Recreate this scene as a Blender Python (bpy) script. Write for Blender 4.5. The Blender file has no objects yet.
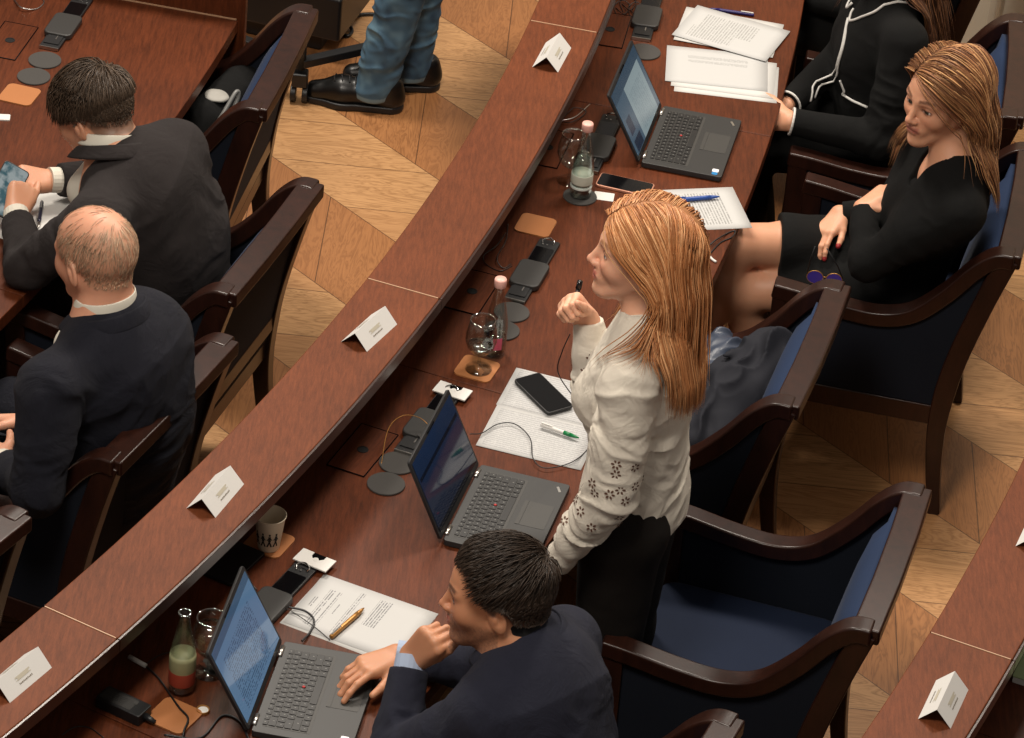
import bpy, bmesh, math, random
import numpy as np
from mathutils import Vector, Matrix
random.seed(7)
C = bpy.context.scene.collection
# ------------------------------------------------------------------ camera
F_PX, PITCH, ROLL, CAM_H = 3775.0, 0.59721, 0.10203, 6.154
_F = np.array([0, math.cos(PITCH), -math.sin(PITCH)]); _R0 = np.array([1, 0, 0.]); _U0 = np.cross(_R0, _F)
_R = math.cos(ROLL)*_R0 + math.sin(ROLL)*_U0; _U = -math.sin(ROLL)*_R0 + math.cos(ROLL)*_U0
_C = np.array([0, 0, CAM_H])
cd = bpy.data.cameras.new('camera'); cam = bpy.data.objects.new('camera', cd); C.objects.link(cam)
cd.sensor_width = 36; cd.lens = F_PX/1024*36; cd.clip_end = 100
cam.matrix_world = Matrix(((_R[0], _U[0], -_F[0], 0), (_R[1], _U[1], -_F[1], 0), (_R[2], _U[2], -_F[2], CAM_H), (0, 0, 0, 1)))
bpy.context.scene.camera = cam

def at(px, py, z):
    "point of the place at height z seen at this pixel of the 1024x738 frame"
    d = _F + _R*(px-512)/F_PX - _U*(py-369)/F_PX
    return Vector(_C + d*(z-CAM_H)/d[2])
# ------------------------------------------------------------------ world, lights, exposure
w = bpy.data.worlds.new('world'); bpy.context.scene.world = w; w.use_nodes = True
w.node_tree.nodes['Background'].inputs[0].default_value = (1.0, 0.89, 0.78, 1)
w.node_tree.nodes['Background'].inputs[1].default_value = 0.26
def area(loc, target, size, power, col, sy=None):
    l = bpy.data.lights.new('ceiling_lamp', 'AREA'); l.energy = power; l.color = col; l.size = size
    l.shape = 'RECTANGLE'; l.size_y = sy or size
    o = bpy.data.objects.new('ceiling_lamp', l); C.objects.link(o); o.location = loc
    o.rotation_euler = (Vector(target)-Vector(loc)).to_track_quat('-Z', 'Y').to_euler()
    return o
WARM = (1.0, 0.905, 0.79)
area((-1.6, 10.6, 5.6), (0, 8.2, .8), 1.0, 250, WARM, 1.0)
area((1.5, 10.2, 5.6), (0.4, 8.0, .8), 0.9, 190, WARM, 0.9)
area((-1.0, 5.0, 5.8), (0, 8, .8), 1.2, 200, WARM, 1.2)
vs = bpy.context.scene.view_settings
vs.view_transform = 'Standard'; vs.look = 'None'; vs.gamma = 1; vs.use_curve_mapping = False; vs.exposure = 0.0

# ------------------------------------------------------------------ materials
def srgb(r, g, b):
    f = lambda c: (c/255/12.92) if c/255 <= .04045 else ((c/255+.055)/1.055)**2.4
    return (f(r), f(g), f(b), 1)
class NT:
    def __init__(s, name):
        s.m = bpy.data.materials.new(name); s.m.use_nodes = True; s.t = s.m.node_tree
        s.b = s.t.nodes['Principled BSDF']
    def n(s, typ, **kw):
        o = s.t.nodes.new(typ)
        for k, v in kw.items(): setattr(o, k, v)
        return o
    def l(s, a, b): s.t.links.new(a, b)
    def math(s, op, a, b=None, c=None):
        o = s.n('ShaderNodeMath', operation=op)
        for i, v in enumerate((a, b, c)):
            if v is None: continue
            if isinstance(v, (int, float)): o.inputs[i].default_value = v
            else: s.l(v, o.inputs[i])
        return o.outputs[0]
    def mix(s, f, a, b, mode='MIX'):
        o = s.n('ShaderNodeMix', data_type='RGBA', blend_type=mode)
        if isinstance(f, (int, float)): o.inputs[0].default_value = f
        else: s.l(f, o.inputs[0])
        for i, v in ((6, a), (7, b)):
            if isinstance(v, tuple): o.inputs[i].default_value = v
            else: s.l(v, o.inputs[i])
        return o.outputs[2]
    def coords(s, scale=(1, 1, 1), rot=0, kind='Object'):
        tc = s.n('ShaderNodeTexCoord'); mp = s.n('ShaderNodeMapping')
        s.l(tc.outputs[kind], mp.inputs[0]); mp.inputs['Scale'].default_value = scale; mp.inputs['Rotation'].default_value = (0, 0, rot)
        return mp.outputs[0]
    def noise(s, vec, scale, detail=3, rough=.5, dist=0):
        o = s.n('ShaderNodeTexNoise'); o.inputs['Scale'].default_value = scale; o.inputs['Detail'].default_value = detail
        o.inputs['Roughness'].default_value = rough; o.inputs['Distortion'].default_value = dist
        s.l(vec, o.inputs['Vector']); return o.outputs[0]
    def ramp(s, f, lo, hi):
        o = s.n('ShaderNodeMapRange'); o.inputs[1].default_value = lo; o.inputs[2].default_value = hi; s.l(f, o.inputs[0]); return o.outputs[0]
    def bump(s, h, strength=.2, dist=.002):
        o = s.n('ShaderNodeBump'); o.inputs['Strength'].default_value = strength; o.inputs['Distance'].default_value = dist
        s.l(h, o.inputs['Height']); s.l(o.outputs[0], s.b.inputs['Normal'])
    def base(s, c):
        if isinstance(c, tuple): s.b.inputs['Base Color'].default_value = c
        else: s.l(c, s.b.inputs['Base Color'])
    def rough(s, v): s.b.inputs['Roughness'].default_value = v
def plain(name, rgb, rough=.5, metal=0, **kw):
    m = NT(name); m.base(srgb(*rgb)); m.rough(rough); m.b.inputs['Metallic'].default_value = metal
    for k, v in kw.items(): m.b.inputs[k.replace('_', ' ')].default_value = v
    return m.m
def wood(name, dark, light, rot=0, rough=.42, stretch=(1, 14, 1), scale=14, coat=0.0, spec=.5):
    m = NT(name); v = m.coords(stretch, rot)
    a = m.noise(v, scale, 5, .62, .3); b = m.noise(m.coords((1, 1, 1)), 3.5, 2); c = m.noise(v, scale*6, 3, .6)
    f = m.math('ADD', m.math('MULTIPLY', a, .6), m.math('ADD', m.math('MULTIPLY', b, .35), m.math('MULTIPLY', c, .3)))
    m.base(m.mix(m.ramp(f, .42, .82), srgb(*dark), srgb(*light))); m.rough(rough)
    m.b.inputs['Specular IOR Level'].default_value = spec
    m.b.inputs['Coat Weight'].default_value = coat; m.b.inputs['Coat Roughness'].default_value = .18
    m.bump(c, .15, .001)
    return m.m
def cloth(name, rgb, rough=.85, sheen=.3, vary=.25, weave=900, bump=.25, folds=0.0, fscale=9):
    m = NT(name); v = m.coords()
    n = m.noise(v, weave, 2); big = m.noise(v, 7, 3)
    lo = tuple(c*(1-vary) for c in srgb(*rgb)[:3])+(1,); hi = tuple(min(1, c*(1+vary)) for c in srgb(*rgb)[:3])+(1,)
    m.base(m.mix(m.math('ADD', m.math('MULTIPLY', n, .5), m.math('MULTIPLY', big, .5)), lo, hi)); m.rough(rough)
    m.b.inputs['Sheen Weight'].default_value = sheen; m.b.inputs['Sheen Roughness'].default_value = .4
    m.b.inputs['Specular IOR Level'].default_value = .25
    h = n
    if folds:
        fo = m.noise(m.coords(), fscale, 4, .55, 1.2)
        h = m.math('ADD', m.math('MULTIPLY', n, .08), m.math('MULTIPLY', fo, folds))
        m.bump(h, 1.0, .02)
    else: m.bump(h, bump, .0006)
    return m.m
def vcol(name, rough=.5, sss=.0, bumpscale=0, red=.12):
    "colour comes from the mesh's own colour attribute (skin tone, lips, brows, nails)"
    m = NT(name); a = m.n('ShaderNodeAttribute'); a.attribute_name = 'tint'
    n = m.noise(m.coords(), 60, 3)
    m.base(m.mix(m.math('MULTIPLY', n, red), a.outputs['Color'], (.35, .10, .06, 1)))
    m.rough(rough); m.b.inputs['Subsurface Weight'].default_value = sss
    m.b.inputs['Subsurface Radius'].default_value = (.012, .004, .002); m.b.inputs['Subsurface Scale'].default_value = .6
    if bumpscale: m.bump(m.noise(m.coords(), bumpscale, 3), .12, .001)
    return m.m
def floor_mat():
    m = NT('parquet'); tc = m.n('ShaderNodeTexCoord'); sp = m.n('ShaderNodeSeparateXYZ'); m.l(tc.outputs['Object'], sp.inputs[0])
    x, y = sp.outputs[0], sp.outputs[1]
    W, S0 = .3445, 6.215
    s = m.math('MULTIPLY', m.math('ADD', x, y), .70711)
    k = m.math('DIVIDE', m.math('SUBTRACT', s, S0), W)
    ki = m.math('FLOOR', k); kf = m.math('FRACT', k)
    par = m.math('MODULO', m.math('ADD', ki, 100), 2)          # 1 = grain along x
    # board coordinate across the grain
    across = m.math('ADD', m.math('MULTIPLY', par, y), m.math('MULTIPLY', m.math('SUBTRACT', 1, par), x))
    along = m.math('ADD', m.math('MULTIPLY', par, x), m.math('MULTIPLY', m.math('SUBTRACT', 1, par), y))
    P = .243
    off = m.math('MULTIPLY', ki, P*.5)
    q = m.math('DIVIDE', m.math('ADD', across, 20.05), P); qi = m.math('FLOOR', q); qf = m.math('FRACT', q)
    cid = m.n('ShaderNodeCombineXYZ'); m.l(ki, cid.inputs[0]); m.l(qi, cid.inputs[1])
    wn = m.n('ShaderNodeTexWhiteNoise', noise_dimensions='3D'); m.l(cid.outputs[0], wn.inputs[0])
    rnd = wn.outputs['Value']
    gv = m.n('ShaderNodeCombineXYZ'); m.l(m.math('MULTIPLY', along, 1.3), gv.inputs[0]); m.l(m.math('MULTIPLY', across, 9), gv.inputs[1]); m.l(m.math('MULTIPLY', rnd, 37), gv.inputs[2])
    g1 = m.noise(gv.outputs[0], 1.6, 4, .55, 1.6)
    rings = m.math('ABSOLUTE', m.math('SINE', m.math('MULTIPLY', g1, 34)))
    gv2 = m.n('ShaderNodeCombineXYZ'); m.l(m.math('MULTIPLY', along, 8), gv2.inputs[0]); m.l(m.math('MULTIPLY', across, 150), gv2.inputs[1]); m.l(m.math('MULTIPLY', rnd, 11), gv2.inputs[2])
    g2 = m.noise(gv2.outputs[0], 1.0, 3, .6)
    f = m.math('ADD', m.math('MULTIPLY', rings, .55), m.math('MULTIPLY', g2, .55))
    light = m.mix(f, srgb(134, 95, 58), srgb(198, 153, 106))
    dark = m.mix(f, srgb(114, 73, 42), srgb(168, 116, 72))
    col = m.mix(par, dark, light)  # one wood; its sheen change with grain direction is put into the strip colours
    col = m.mix(m.math('MULTIPLY', rnd, .35), col, srgb(150, 98, 58))
    kn = m.ramp(m.noise(tc.outputs['Object'], 2.6, 2), .70, .78)
    col = m.mix(m.math('MULTIPLY', kn, .6), col, srgb(96, 60, 34))
    # joints
    e1 = m.math('MINIMUM', kf, m.math('SUBTRACT', 1, kf)); e2 = m.math('MINIMUM', qf, m.math('SUBTRACT', 1, qf))
    j = m.math('MINIMUM', m.math('MULTIPLY', e1, W), m.math('MULTIPLY', e2, P))
    jm = m.math('LESS_THAN', j, .0016)
    col = m.mix(m.math('MULTIPLY', jm, .75), col, srgb(60, 36, 20))
    m.base(col); m.rough(.38); m.bump(m.math('SUBTRACT', g2, jm), .15, .001)
    return m.m
def paper_mat(name, lines=None, sheet=(.21, .297), tone=(186, 186, 185), ink=(90, 90, 95), margin=.025, pitch=.0065, blocks=None, hand=False):
    "lines of small print across the sheet; object x = across, y = up the sheet, origin at its centre"
    m = NT(name); tc = m.n('ShaderNodeTexCoord'); sp = m.n('ShaderNodeSeparateXYZ'); m.l(tc.outputs['Object'], sp.inputs[0])
    x, y = sp.outputs[0], sp.outputs[1]
    row = m.math('DIVIDE', y, pitch); ri = m.math('FLOOR', row); rf = m.math('FRACT', row)
    inrow = m.math('LESS_THAN', m.math('ABSOLUTE', m.math('SUBTRACT', rf, .5)), .23 if not hand else .33)
    cv = m.n('ShaderNodeCombineXYZ'); m.l(m.math('MULTIPLY', x, 260), cv.inputs[0]); m.l(m.math('MULTIPLY', ri, 3.7), cv.inputs[1])
    if hand: m.l(m.math('MULTIPLY', y, 500), cv.inputs[2])
    words = m.math('GREATER_THAN', m.noise(cv.outputs[0], 1.0, 2), .43)
    mask = m.math('MULTIPLY', inrow, words)
    tot = None
    for (x0, x1, y0, y1) in (blocks or [(-sheet[0]/2+margin, sheet[0]/2-margin, -sheet[1]/2+margin, sheet[1]/2-margin)]):
        b = m.math('MULTIPLY', m.math('MULTIPLY', m.math('GREATER_THAN', x, x0), m.math('LESS_THAN', x, x1)),
                   m.math('MULTIPLY', m.math('GREATER_THAN', y, y0), m.math('LESS_THAN', y, y1)))
        tot = b if tot is None else m.math('MAXIMUM', tot, b)
    mask = m.math('MULTIPLY', mask, tot)
    m.base(m.mix(m.math('MULTIPLY', mask, .75), srgb(*tone), srgb(*ink))); m.rough(.7)
    return m.m
def glass_mat(name='clear_glass', tint=(.93, .95, .94, 1), f0=.07):
    "thin clear wall: mostly see-through, mirror-like towards the rim"
    m = NT(name); m.t.nodes.remove(m.b); out = m.t.nodes['Material Output']
    t = m.n('ShaderNodeBsdfTransparent'); t.inputs[0].default_value = tint; g = m.n('ShaderNodeBsdfGlossy'); g.inputs['Roughness'].default_value = .03
    lw = m.n('ShaderNodeLayerWeight'); lw.inputs[0].default_value = .35; f = m.math('ADD', m.math('MULTIPLY', m.math('POWER', lw.outputs['Facing'], 2.6), .95), f0)
    mx = m.n('ShaderNodeMixShader'); m.l(f, mx.inputs[0]); m.l(t.outputs[0], mx.inputs[1]); m.l(g.outputs[0], mx.inputs[2]); m.l(mx.outputs[0], out.inputs[0]); return m.m
M = {}
M['ledge'] = wood('ledge_veneer', (76, 39, 21), (114, 61, 35), rot=.3, rough=.55, stretch=(9, 1.3, 1), scale=16, coat=.0, spec=.16)
M['desk'] = wood('desk_veneer', (54, 25, 12), (100, 50, 27), rot=.35, rough=.42, stretch=(10, 1.0, 1), scale=14, coat=.0, spec=.2)
M['deskedge'] = wood('desk_edge', (48, 26, 18), (92, 58, 44), rot=.3, rough=.25, coat=.4)
M['band'] = wood('polished_edge', (30, 15, 10), (58, 31, 22), rot=.3, rough=.32, coat=.15)
M['seam'] = plain('pale_joint', (176, 138, 108), .5)
M['chairwood'] = wood('dark_mahogany', (25, 12, 8), (50, 25, 17), rough=.34, stretch=(4, 4, 1), scale=12, coat=.14, spec=.3)
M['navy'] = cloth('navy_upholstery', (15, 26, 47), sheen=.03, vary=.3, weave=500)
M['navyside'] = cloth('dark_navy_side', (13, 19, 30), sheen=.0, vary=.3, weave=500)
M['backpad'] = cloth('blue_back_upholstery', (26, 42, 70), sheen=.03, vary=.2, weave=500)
M['floor'] = floor_mat()
M['black'] = plain('black_plastic', (20, 20, 22), .45)
M['blackgloss'] = plain('black_gloss', (10, 10, 12), .12)
M['laptop'] = plain('laptop_shell', (40, 40, 40), .5)
M['laptopdark'] = plain('laptop_lid', (24, 24, 26), .5)
M['key'] = plain('laptop_key', (17, 17, 18), .5)
M['keywell'] = plain('key_well', (52, 51, 49), .55)
M['pad'] = cloth('grey_felt', (66, 64, 62), sheen=.1, vary=.1)
M['leather'] = cloth('tan_leather', (166, 108, 66), rough=.6, sheen=0, vary=.12, weave=300)
M['white'] = plain('white_plastic', (214, 212, 208), .45)
M['card'] = plain('white_card', (200, 199, 196), .7)
M['glass'] = glass_mat()
M['water'] = glass_mat('water', (.88, .91, .90, 1), .10)
M['metal'] = plain('brushed_metal', (190, 188, 184), .3, 1)
M['chrome'] = plain('chrome', (210, 208, 205), .15, 1)
M['pinkcap'] = plain('pink_cap', (226, 172, 160), .4)
M['ivory'] = plain('ivory_wall', (206, 196, 176), .6)
M['ink'] = plain('print_ink', (120, 112, 100), .7)
M['blackink'] = plain('black_ink', (30, 30, 30), .7)

# ------------------------------------------------------------------ object helpers
def link(name, me, mat=None, parent=None, loc=None, smooth=False):
    o = bpy.data.objects.new(name, me); C.objects.link(o)
    if mat is not None:
        for mm in (mat if isinstance(mat, (list, tuple)) else [mat]): me.materials.append(M[mm] if isinstance(mm, str) else mm)
    if smooth: me.polygons.foreach_set('use_smooth', [True]*len(me.polygons))
    if parent is not None: o.parent = parent
    if loc is not None: o.location = loc
    return o
def tag(o, label=None, cat=None, group=None, kind=None):
    if label: o['label'] = label
    if cat: o['category'] = cat
    if group: o['group'] = group
    if kind: o['kind'] = kind
    return o
def thing(name, label, cat, loc=(0, 0, 0), rz=0, group=None):
    o = bpy.data.objects.new(name, None); C.objects.link(o); o.location = loc; o.rotation_euler = (0, 0, rz)
    o.empty_display_size = .05
    return tag(o, label, cat, group)
class MB:
    def __init__(s): s.v = []; s.f = []; s.mi = []
    def add(s, verts, faces, mi=0):
        n = len(s.v); s.v += [tuple(p) for p in verts]; s.f += [tuple(i+n for i in f) for f in faces]; s.mi += [mi]*len(faces); return s
    def box(s, c, d, mi=0, rz=0, M_=None):
        h = [x/2 for x in d]
        vs_ = [Vector((sx*h[0], sy*h[1], sz*h[2])) for sx in (-1, 1) for sy in (-1, 1) for sz in (-1, 1)]
        R = Matrix.Rotation(rz, 3, 'Z') if M_ is None else M_
        return s.add([R@v+Vector(c) for v in vs_], [(0, 1, 3, 2), (4, 6, 7, 5), (0, 4, 5, 1), (2, 3, 7, 6), (0, 2, 6, 4), (1, 5, 7, 3)], mi)
    def prism(s, pts, z0, z1, mi=0):
        n = len(pts)
        return s.add([(x, y, z0) for x, y in pts]+[(x, y, z1) for x, y in pts],
                     [tuple(range(n))[::-1], tuple(range(n, 2*n))]+[(i, (i+1) % n, n+(i+1) % n, n+i) for i in range(n)], mi)
    def sweep(s, path, sect, mi=0, up=(0, 0, 1), cap=True):
        "sect: function t->list of (a,b) in (side, up) frame, or a constant list"
        path = [Vector(p) for p in path]; n = len(path); rings = []
        for i, p in enumerate(path):
            t = (path[min(i+1, n-1)]-path[max(i-1, 0)]).normalized(); u = Vector(up)
            sd = t.cross(u)
            if sd.length < 1e-4: sd = t.cross(Vector((1, 0, 0)))
            sd.normalize(); u2 = sd.cross(t).normalized()
            sc = sect(i/(n-1)) if callable(sect) else sect
            rings.append([p+sd*a+u2*b for a, b in sc])
        m = len(rings[0]); vv = [q for r in rings for q in r]; ff = []
        for i in range(n-1):
            for j in range(m):
                ff.append((i*m+j, i*m+(j+1) % m, (i+1)*m+(j+1) % m, (i+1)*m+j))
        if cap: ff += [tuple(range(m))[::-1], tuple((n-1)*m+j for j in range(m))]
        return s.add(vv, ff, mi)
    def tube(s, path, r, seg=8, mi=0):
        rr = r if callable(r) else (lambda t: r)
        path = [Vector(p) for p in path]; up = (0, 0, 1)
        d = path[-1]-path[0]
        if abs(d.normalized().z) > .9 if d.length > 0 else False: up = (1, 0, 0)
        return s.sweep(path, lambda t: [(rr(t)*math.cos(2*math.pi*k/seg), rr(t)*math.sin(2*math.pi*k/seg)) for k in range(seg)], mi, up)
    def lathe(s, prof, seg=32, c=(0, 0, 0), mi=0):
        n = len(prof); vv = []; ff = []
        for r, z in prof:
            for k in range(seg):
                a = 2*math.pi*k/seg; vv.append((c[0]+r*math.cos(a), c[1]+r*math.sin(a), c[2]+z))
        for i in range(n-1):
            for k in range(seg): ff.append((i*seg+k, i*seg+(k+1) % seg, (i+1)*seg+(k+1) % seg, (i+1)*seg+k))
        ff.append(tuple(range(seg))[::-1]); ff.append(tuple((n-1)*seg+k for k in range(seg)))
        return s.add(vv, ff, mi)
    def mesh(s, name):
        me = bpy.data.meshes.new(name); me.from_pydata(s.v, [], s.f); me.update()
        if any(s.mi): me.polygons.foreach_set('material_index', s.mi)
        return me
    def build(s, name, mat, parent=None, loc=None, rz=None, bevel=0, seg=2, smooth=False, sub=0, autos=True):
        me = s.mesh(name)
        bm = bmesh.new(); bm.from_mesh(me); bmesh.ops.recalc_face_normals(bm, faces=bm.faces); bm.to_mesh(me); bm.free()
        o = link(name, me, mat, parent, loc, smooth)
        if rz is not None: o.rotation_euler = (0, 0, rz)
        if bevel:
            b = o.modifiers.new('bevel', 'BEVEL'); b.width = bevel; b.segments = seg; b.limit_method = 'ANGLE'; b.angle_limit = math.radians(40)
            b.use_clamp_overlap = True
            if not smooth: me.polygons.foreach_set('use_smooth', [True]*len(me.polygons)); b.harden_normals = True
        if sub:
            b = o.modifiers.new('sub', 'SUBSURF'); b.levels = sub; b.render_levels = sub
        return o
def copy_tree(o, parent=None):
    c = o.copy(); C.objects.link(c); c.parent = parent
    for ch in list(o.children): copy_tree(ch, c)
    return c
def spline(pts, n=8):
    "Catmull-Rom through the points"
    P = [Vector(p) for p in pts]; P = [P[0]*2-P[1]]+P+[P[-1]*2-P[-2]]; out = []
    for i in range(1, len(P)-2):
        for k in range(n):
            t = k/n; a, b, c, d = P[i-1:i+3]
            out.append(.5*((2*b)+(c-a)*t+(2*a-5*b+4*c-d)*t*t+(3*b-a-3*c+d)*t**3))
    out.append(P[-2]); return out
def rrect(w, h, r, n=5):
    pts = []
    for cx, cy, a0 in ((w/2-r, h/2-r, 0), (-w/2+r, h/2-r, 90), (-w/2+r, -h/2+r, 180), (w/2-r, -h/2+r, 270)):
        for k in range(n+1):
            a = math.radians(a0+90*k/n); pts.append((cx+r*math.cos(a), cy+r*math.sin(a)))
    return pts

# ------------------------------------------------------------------ the room shell
CC = Vector((-9.85, 10.94, 0))       # common centre of the curved desk rows
def pol(r, deg, z=0): a = math.radians(deg); return Vector((CC.x+r*math.cos(a), CC.y+r*math.sin(a), z))
def tan_angle(deg): return math.radians(deg)   # local +x = outwards from the centre
o = MB().add([(-9, 0, 0), (9, 0, 0), (9, 20, 0), (-9, 20, 0)], [(0, 1, 2, 3)]).build('floor', 'floor'); tag(o, kind='structure')

ZD, ZL = .75, .98
def sector(mb, r0, r1, a0, a1, z0, z1, mi=0, step=.5):
    n = max(2, int(abs(a1-a0)/step)); inner = []; outer = []
    for k in range(n+1):
        a = a0+(a1-a0)*k/n; inner.append(pol(r0, a)); outer.append(pol(r1, a))
    pts = inner+outer[::-1]
    m = len(pts); vv = [(p.x, p.y, z0) for p in pts]+[(p.x, p.y, z1) for p in pts]; ff = []
    for k in range(n):
        a, b, c, d = k, k+1, m-2-k, m-1-k
        ff += [(a, d, c, b), (m+a, m+b, m+c, m+d)]
    ff += [(i, (i+1) % m, m+(i+1) % m, m+i) for i in range(m)]
    mb.add(vv, ff, mi)
def desk_row(label, rl, seams, rf, has_top=True, wide=.197):
    root = thing('curved_desk', label, 'desk', pol(rl, (seams[0]+seams[-1])/2))
    inv = Matrix.Translation(root.location).inverted()
    def part(mb, name, mat, bevel=.003):
        o = mb.build(name, mat, None, bevel=bevel); o.parent = root; o.matrix_parent_inverse = inv; return o
    for a, b in zip(seams[:-1], seams[1:]):
        g = .0075*1.0/ rl*57.3
        m = MB(); sector(m, rl, rl+wide, a+.006, b-.006, ZL-.034, ZL); part(m, 'ledge', 'ledge', .004)
        m = MB(); sector(m, rl+wide, rl+wide+.007, a+.006, b-.006, ZL-.036, ZL-.001); part(m, 'edge_band', 'band', .0015)
        if has_top:
            m = MB(); sector(m, rl+.03, rf, a+.004, b-.004, ZD-.04, ZD); part(m, 'worktop', 'desk', .003)
        m = MB(); sector(m, rl+.012, rl+.034, a, b, 0.0, ZL-.034); part(m, 'front_panel', 'deskedge', 0)
        if has_top:
            m = MB(); sector(m, rf-.30, rf-.28, a, b, .08, ZD-.04); part(m, 'modesty_panel', 'deskedge', 0)
    for a in seams[1:-1]:
        m = MB(); p0, p1 = pol(rl+.004, a), pol(rl+wide-.004, a); d = (p1-p0); m.box((p0+p1)/2+Vector((0, 0, ZL-.01)), (d.length, .0028, .021), rz=math.atan2(d.y, d.x)); part(m, 'joint_strip', 'seam', 0)
    return root
desk_row('long curved brown desk row with raised ledge, three laptops on it', 9.926, [-35.4, -26.55, -17.55, -9.17, -.6], 10.648)
desk_row('curved brown desk row at the lower right behind the blue chairs', 11.63, [-30.5, -21.2, -12.0], 12.4)
# ---- first desk row (top left) : worktop and its end panel
root = thing('curved_desk', 'brown desk at the upper left where the two men in suits sit', 'desk', pol(8.6, -15))
inv = Matrix.Translation(root.location).inverted()
e0 = at(130, 0, ZD); e1 = at(237, 20, ZD)
import_ang = math.degrees(math.atan2(e1.y-CC.y, e1.x-CC.x))
for a, b in ((import_ang, -18.6), (-18.6, -26.5)):
    m = MB(); sector(m, 8.0, 9.055, b+.004, a-.004, ZD-.04, ZD); o = m.build('worktop', 'desk', None, bevel=.003); o.parent = root; o.matrix_parent_inverse = inv
    m = MB(); sector(m, 8.78, 8.80, b, a, .08, ZD-.04); o = m.build('modesty_panel', 'deskedge', None); o.parent = root; o.matrix_parent_inverse = inv
m = MB(); sector(m, 8.0, 9.075, import_ang+.004, import_ang+.17, 0, 1.0); o = m.build('end_panel', 'desk', None, bevel=.003); o.parent = root; o.matrix_parent_inverse = inv
o = MB()
p0, p1 = pol(8.0, import_ang-.01, ZD+.002), pol(9.05, import_ang-.01, ZD+.002); d = p1-p0
o.box((p0+p1)/2, (d.length, .003, .004), rz=math.atan2(d.y, d.x)); o = o.build('joint_strip', 'seam', None); o.parent = root; o.matrix_parent_inverse = inv
# ------------------------------------------------------------------ armchairs
def chair_side(s):
    "wooden side frame: front leg, rear post and the arm rail sweeping up into the back"
    y = s*.285; m = MB()
    sect = lambda a, b: [(-a, -b), (a, -b), (a, b), (-a, b)]
    leg = spline([(.262, y, 0), (.250, y, .16), (.238, y, .33), (.240, y, .5), (.243, y, .625)], 5)
    m.sweep(leg, lambda t: sect(.017+.007*min(1, t*2), .017+.011*min(1, t*2)), up=(1, 0, 0))
    post = spline([(-.262, y, 0), (-.238, y, .16), (-.228, y, .32), (-.245, y, .5), (-.290, y, .70), (-.335, y, .862)], 6)
    m.sweep(post, lambda t: sect(.017+.006*min(1, t*2), .017+.012*min(1, t*2)), up=(1, 0, 0))
    return m
def arm_rail(s):
    y = s*.285; m = MB()
    p = spline([(.272, y, .640), (.20, y, .632), (.09, y, .615), (-.02, y, .610), (-.11, y, .640), (-.19, y, .722), (-.255, y, .812), (-.305, y, .857), (-.352, y, .862)], 6)
    sc = [(-.028, -.026), (.028, -.026), (.028, .018), (-.028, .018)]
    m.sweep(p, sc, up=(0, 0, 1)); return m
def side_panel(s):
    y = s*.285
    top = [(.232, .62), (.10, .60), (-.02, .592), (-.11, .622), (-.19, .702), (-.25, .79), (-.29, .83)]
    bot = [(-.262, .60), (-.235, .44), (-.222, .355), (.232, .355)]
    pts = top+bot; m = MB(); n = len(pts)
    vv = [(a, y-.016, b) for a, b in pts]+[(a, y+.016, b) for a, b in pts]
    m.add(vv, [tuple(range(n)), tuple(range(n, 2*n))[::-1]]+[(i, n+i, n+(i+1) % n, (i+1) % n) for i in range(n)])
    return m
def make_chair(label):
    t = thing('armchair', label, 'chair')
    for s in (-1, 1):
        chair_side(s).build('leg_frame', 'chairwood', t, bevel=.004)
        arm_rail(s).build('arm_rail', 'chairwood', t, bevel=.007, seg=3)
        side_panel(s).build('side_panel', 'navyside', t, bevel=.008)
    m = MB()
    for s in (-1, 1): m.box((0.0, s*.285, .328), (.47, .036, .062))
    m.box((.243, 0, .328), (.034, .54, .062)); m.box((-.225, 0, .328), (.034, .54, .062)); m.box((0, 0, .348), (.46, .54, .02))
    m.build('seat_rail', 'chairwood', t, bevel=.004)
    m = MB(); m.sweep([(-.336, -.30, .862), (-.342, -.1, .866), (-.342, .1, .866), (-.336, .30, .862)], [(-.034, -.028), (.034, -.028), (.034, .014), (-.034, .014)])
    m.build('top_rail', 'chairwood', t, bevel=.006, seg=3)
    # seat cushion
    m = MB(); m.prism([(x+.015, y) for x, y in rrect(.47, .525, .05)], .355, .455)
    o = m.build('seat_cushion', 'navy', t, bevel=.022, seg=4)
    # back upholstery follows the raked posts: outer skin and thicker inner pad
    def back(x0, x1, z0, z1, w, thick_mid):
        m = MB(); n = 8; k = 8; F = []; Bk = []
        for i in range(n+1):
            z = z0+(z1-z0)*i/n; f = (z-.32)/(.86-.32); xc = -.232-.095*max(0, f)**1.25
            for j in range(k+1):
                y = -w/2+w*j/k; e = (1-(2*j/k-1)**6)*(1-(2*i/n-1)**8)
                F.append((xc+x1+thick_mid*e, y, z)); Bk.append((xc+x0, y, z))
        N = (n+1)*(k+1); ff = []
        for i in range(n):
            for j in range(k):
                a = i*(k+1)+j; ff += [(a, a+1, a+k+2, a+k+1), (N+a, N+a+k+1, N+a+k+2, N+a+1)]
        for j in range(k): a = j; ff.append((a, N+a, N+a+1, a+1)); a = n*(k+1)+j; ff.append((a, a+1, N+a+1, N+a))
        for i in range(n): a = i*(k+1); ff.append((a, a+k+1, N+a+k+1, N+a)); a = i*(k+1)+k; ff.append((a, N+a, N+a+k+1, a+k+1))
        m.add(F+Bk, ff); return m
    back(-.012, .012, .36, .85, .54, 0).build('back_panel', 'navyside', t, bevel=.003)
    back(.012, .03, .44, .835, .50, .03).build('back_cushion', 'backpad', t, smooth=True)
    m = MB()
    m.box((-.245, 0, .42), (.03, .54, .05)); m.build('lower_back_rail', 'chairwood', t, bevel=.004)
    return t
chair0 = make_chair('x'); chair_used = [False]
def place_chair(ang, r, turn, label, group):
    t = chair0 if not chair_used[0] else copy_tree(chair0); chair_used[0] = True
    t.location = pol(r, ang); t.rotation_euler = (0, 0, math.radians(ang+180+turn)); t['label'] = label; t['group'] = group
    return t
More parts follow.
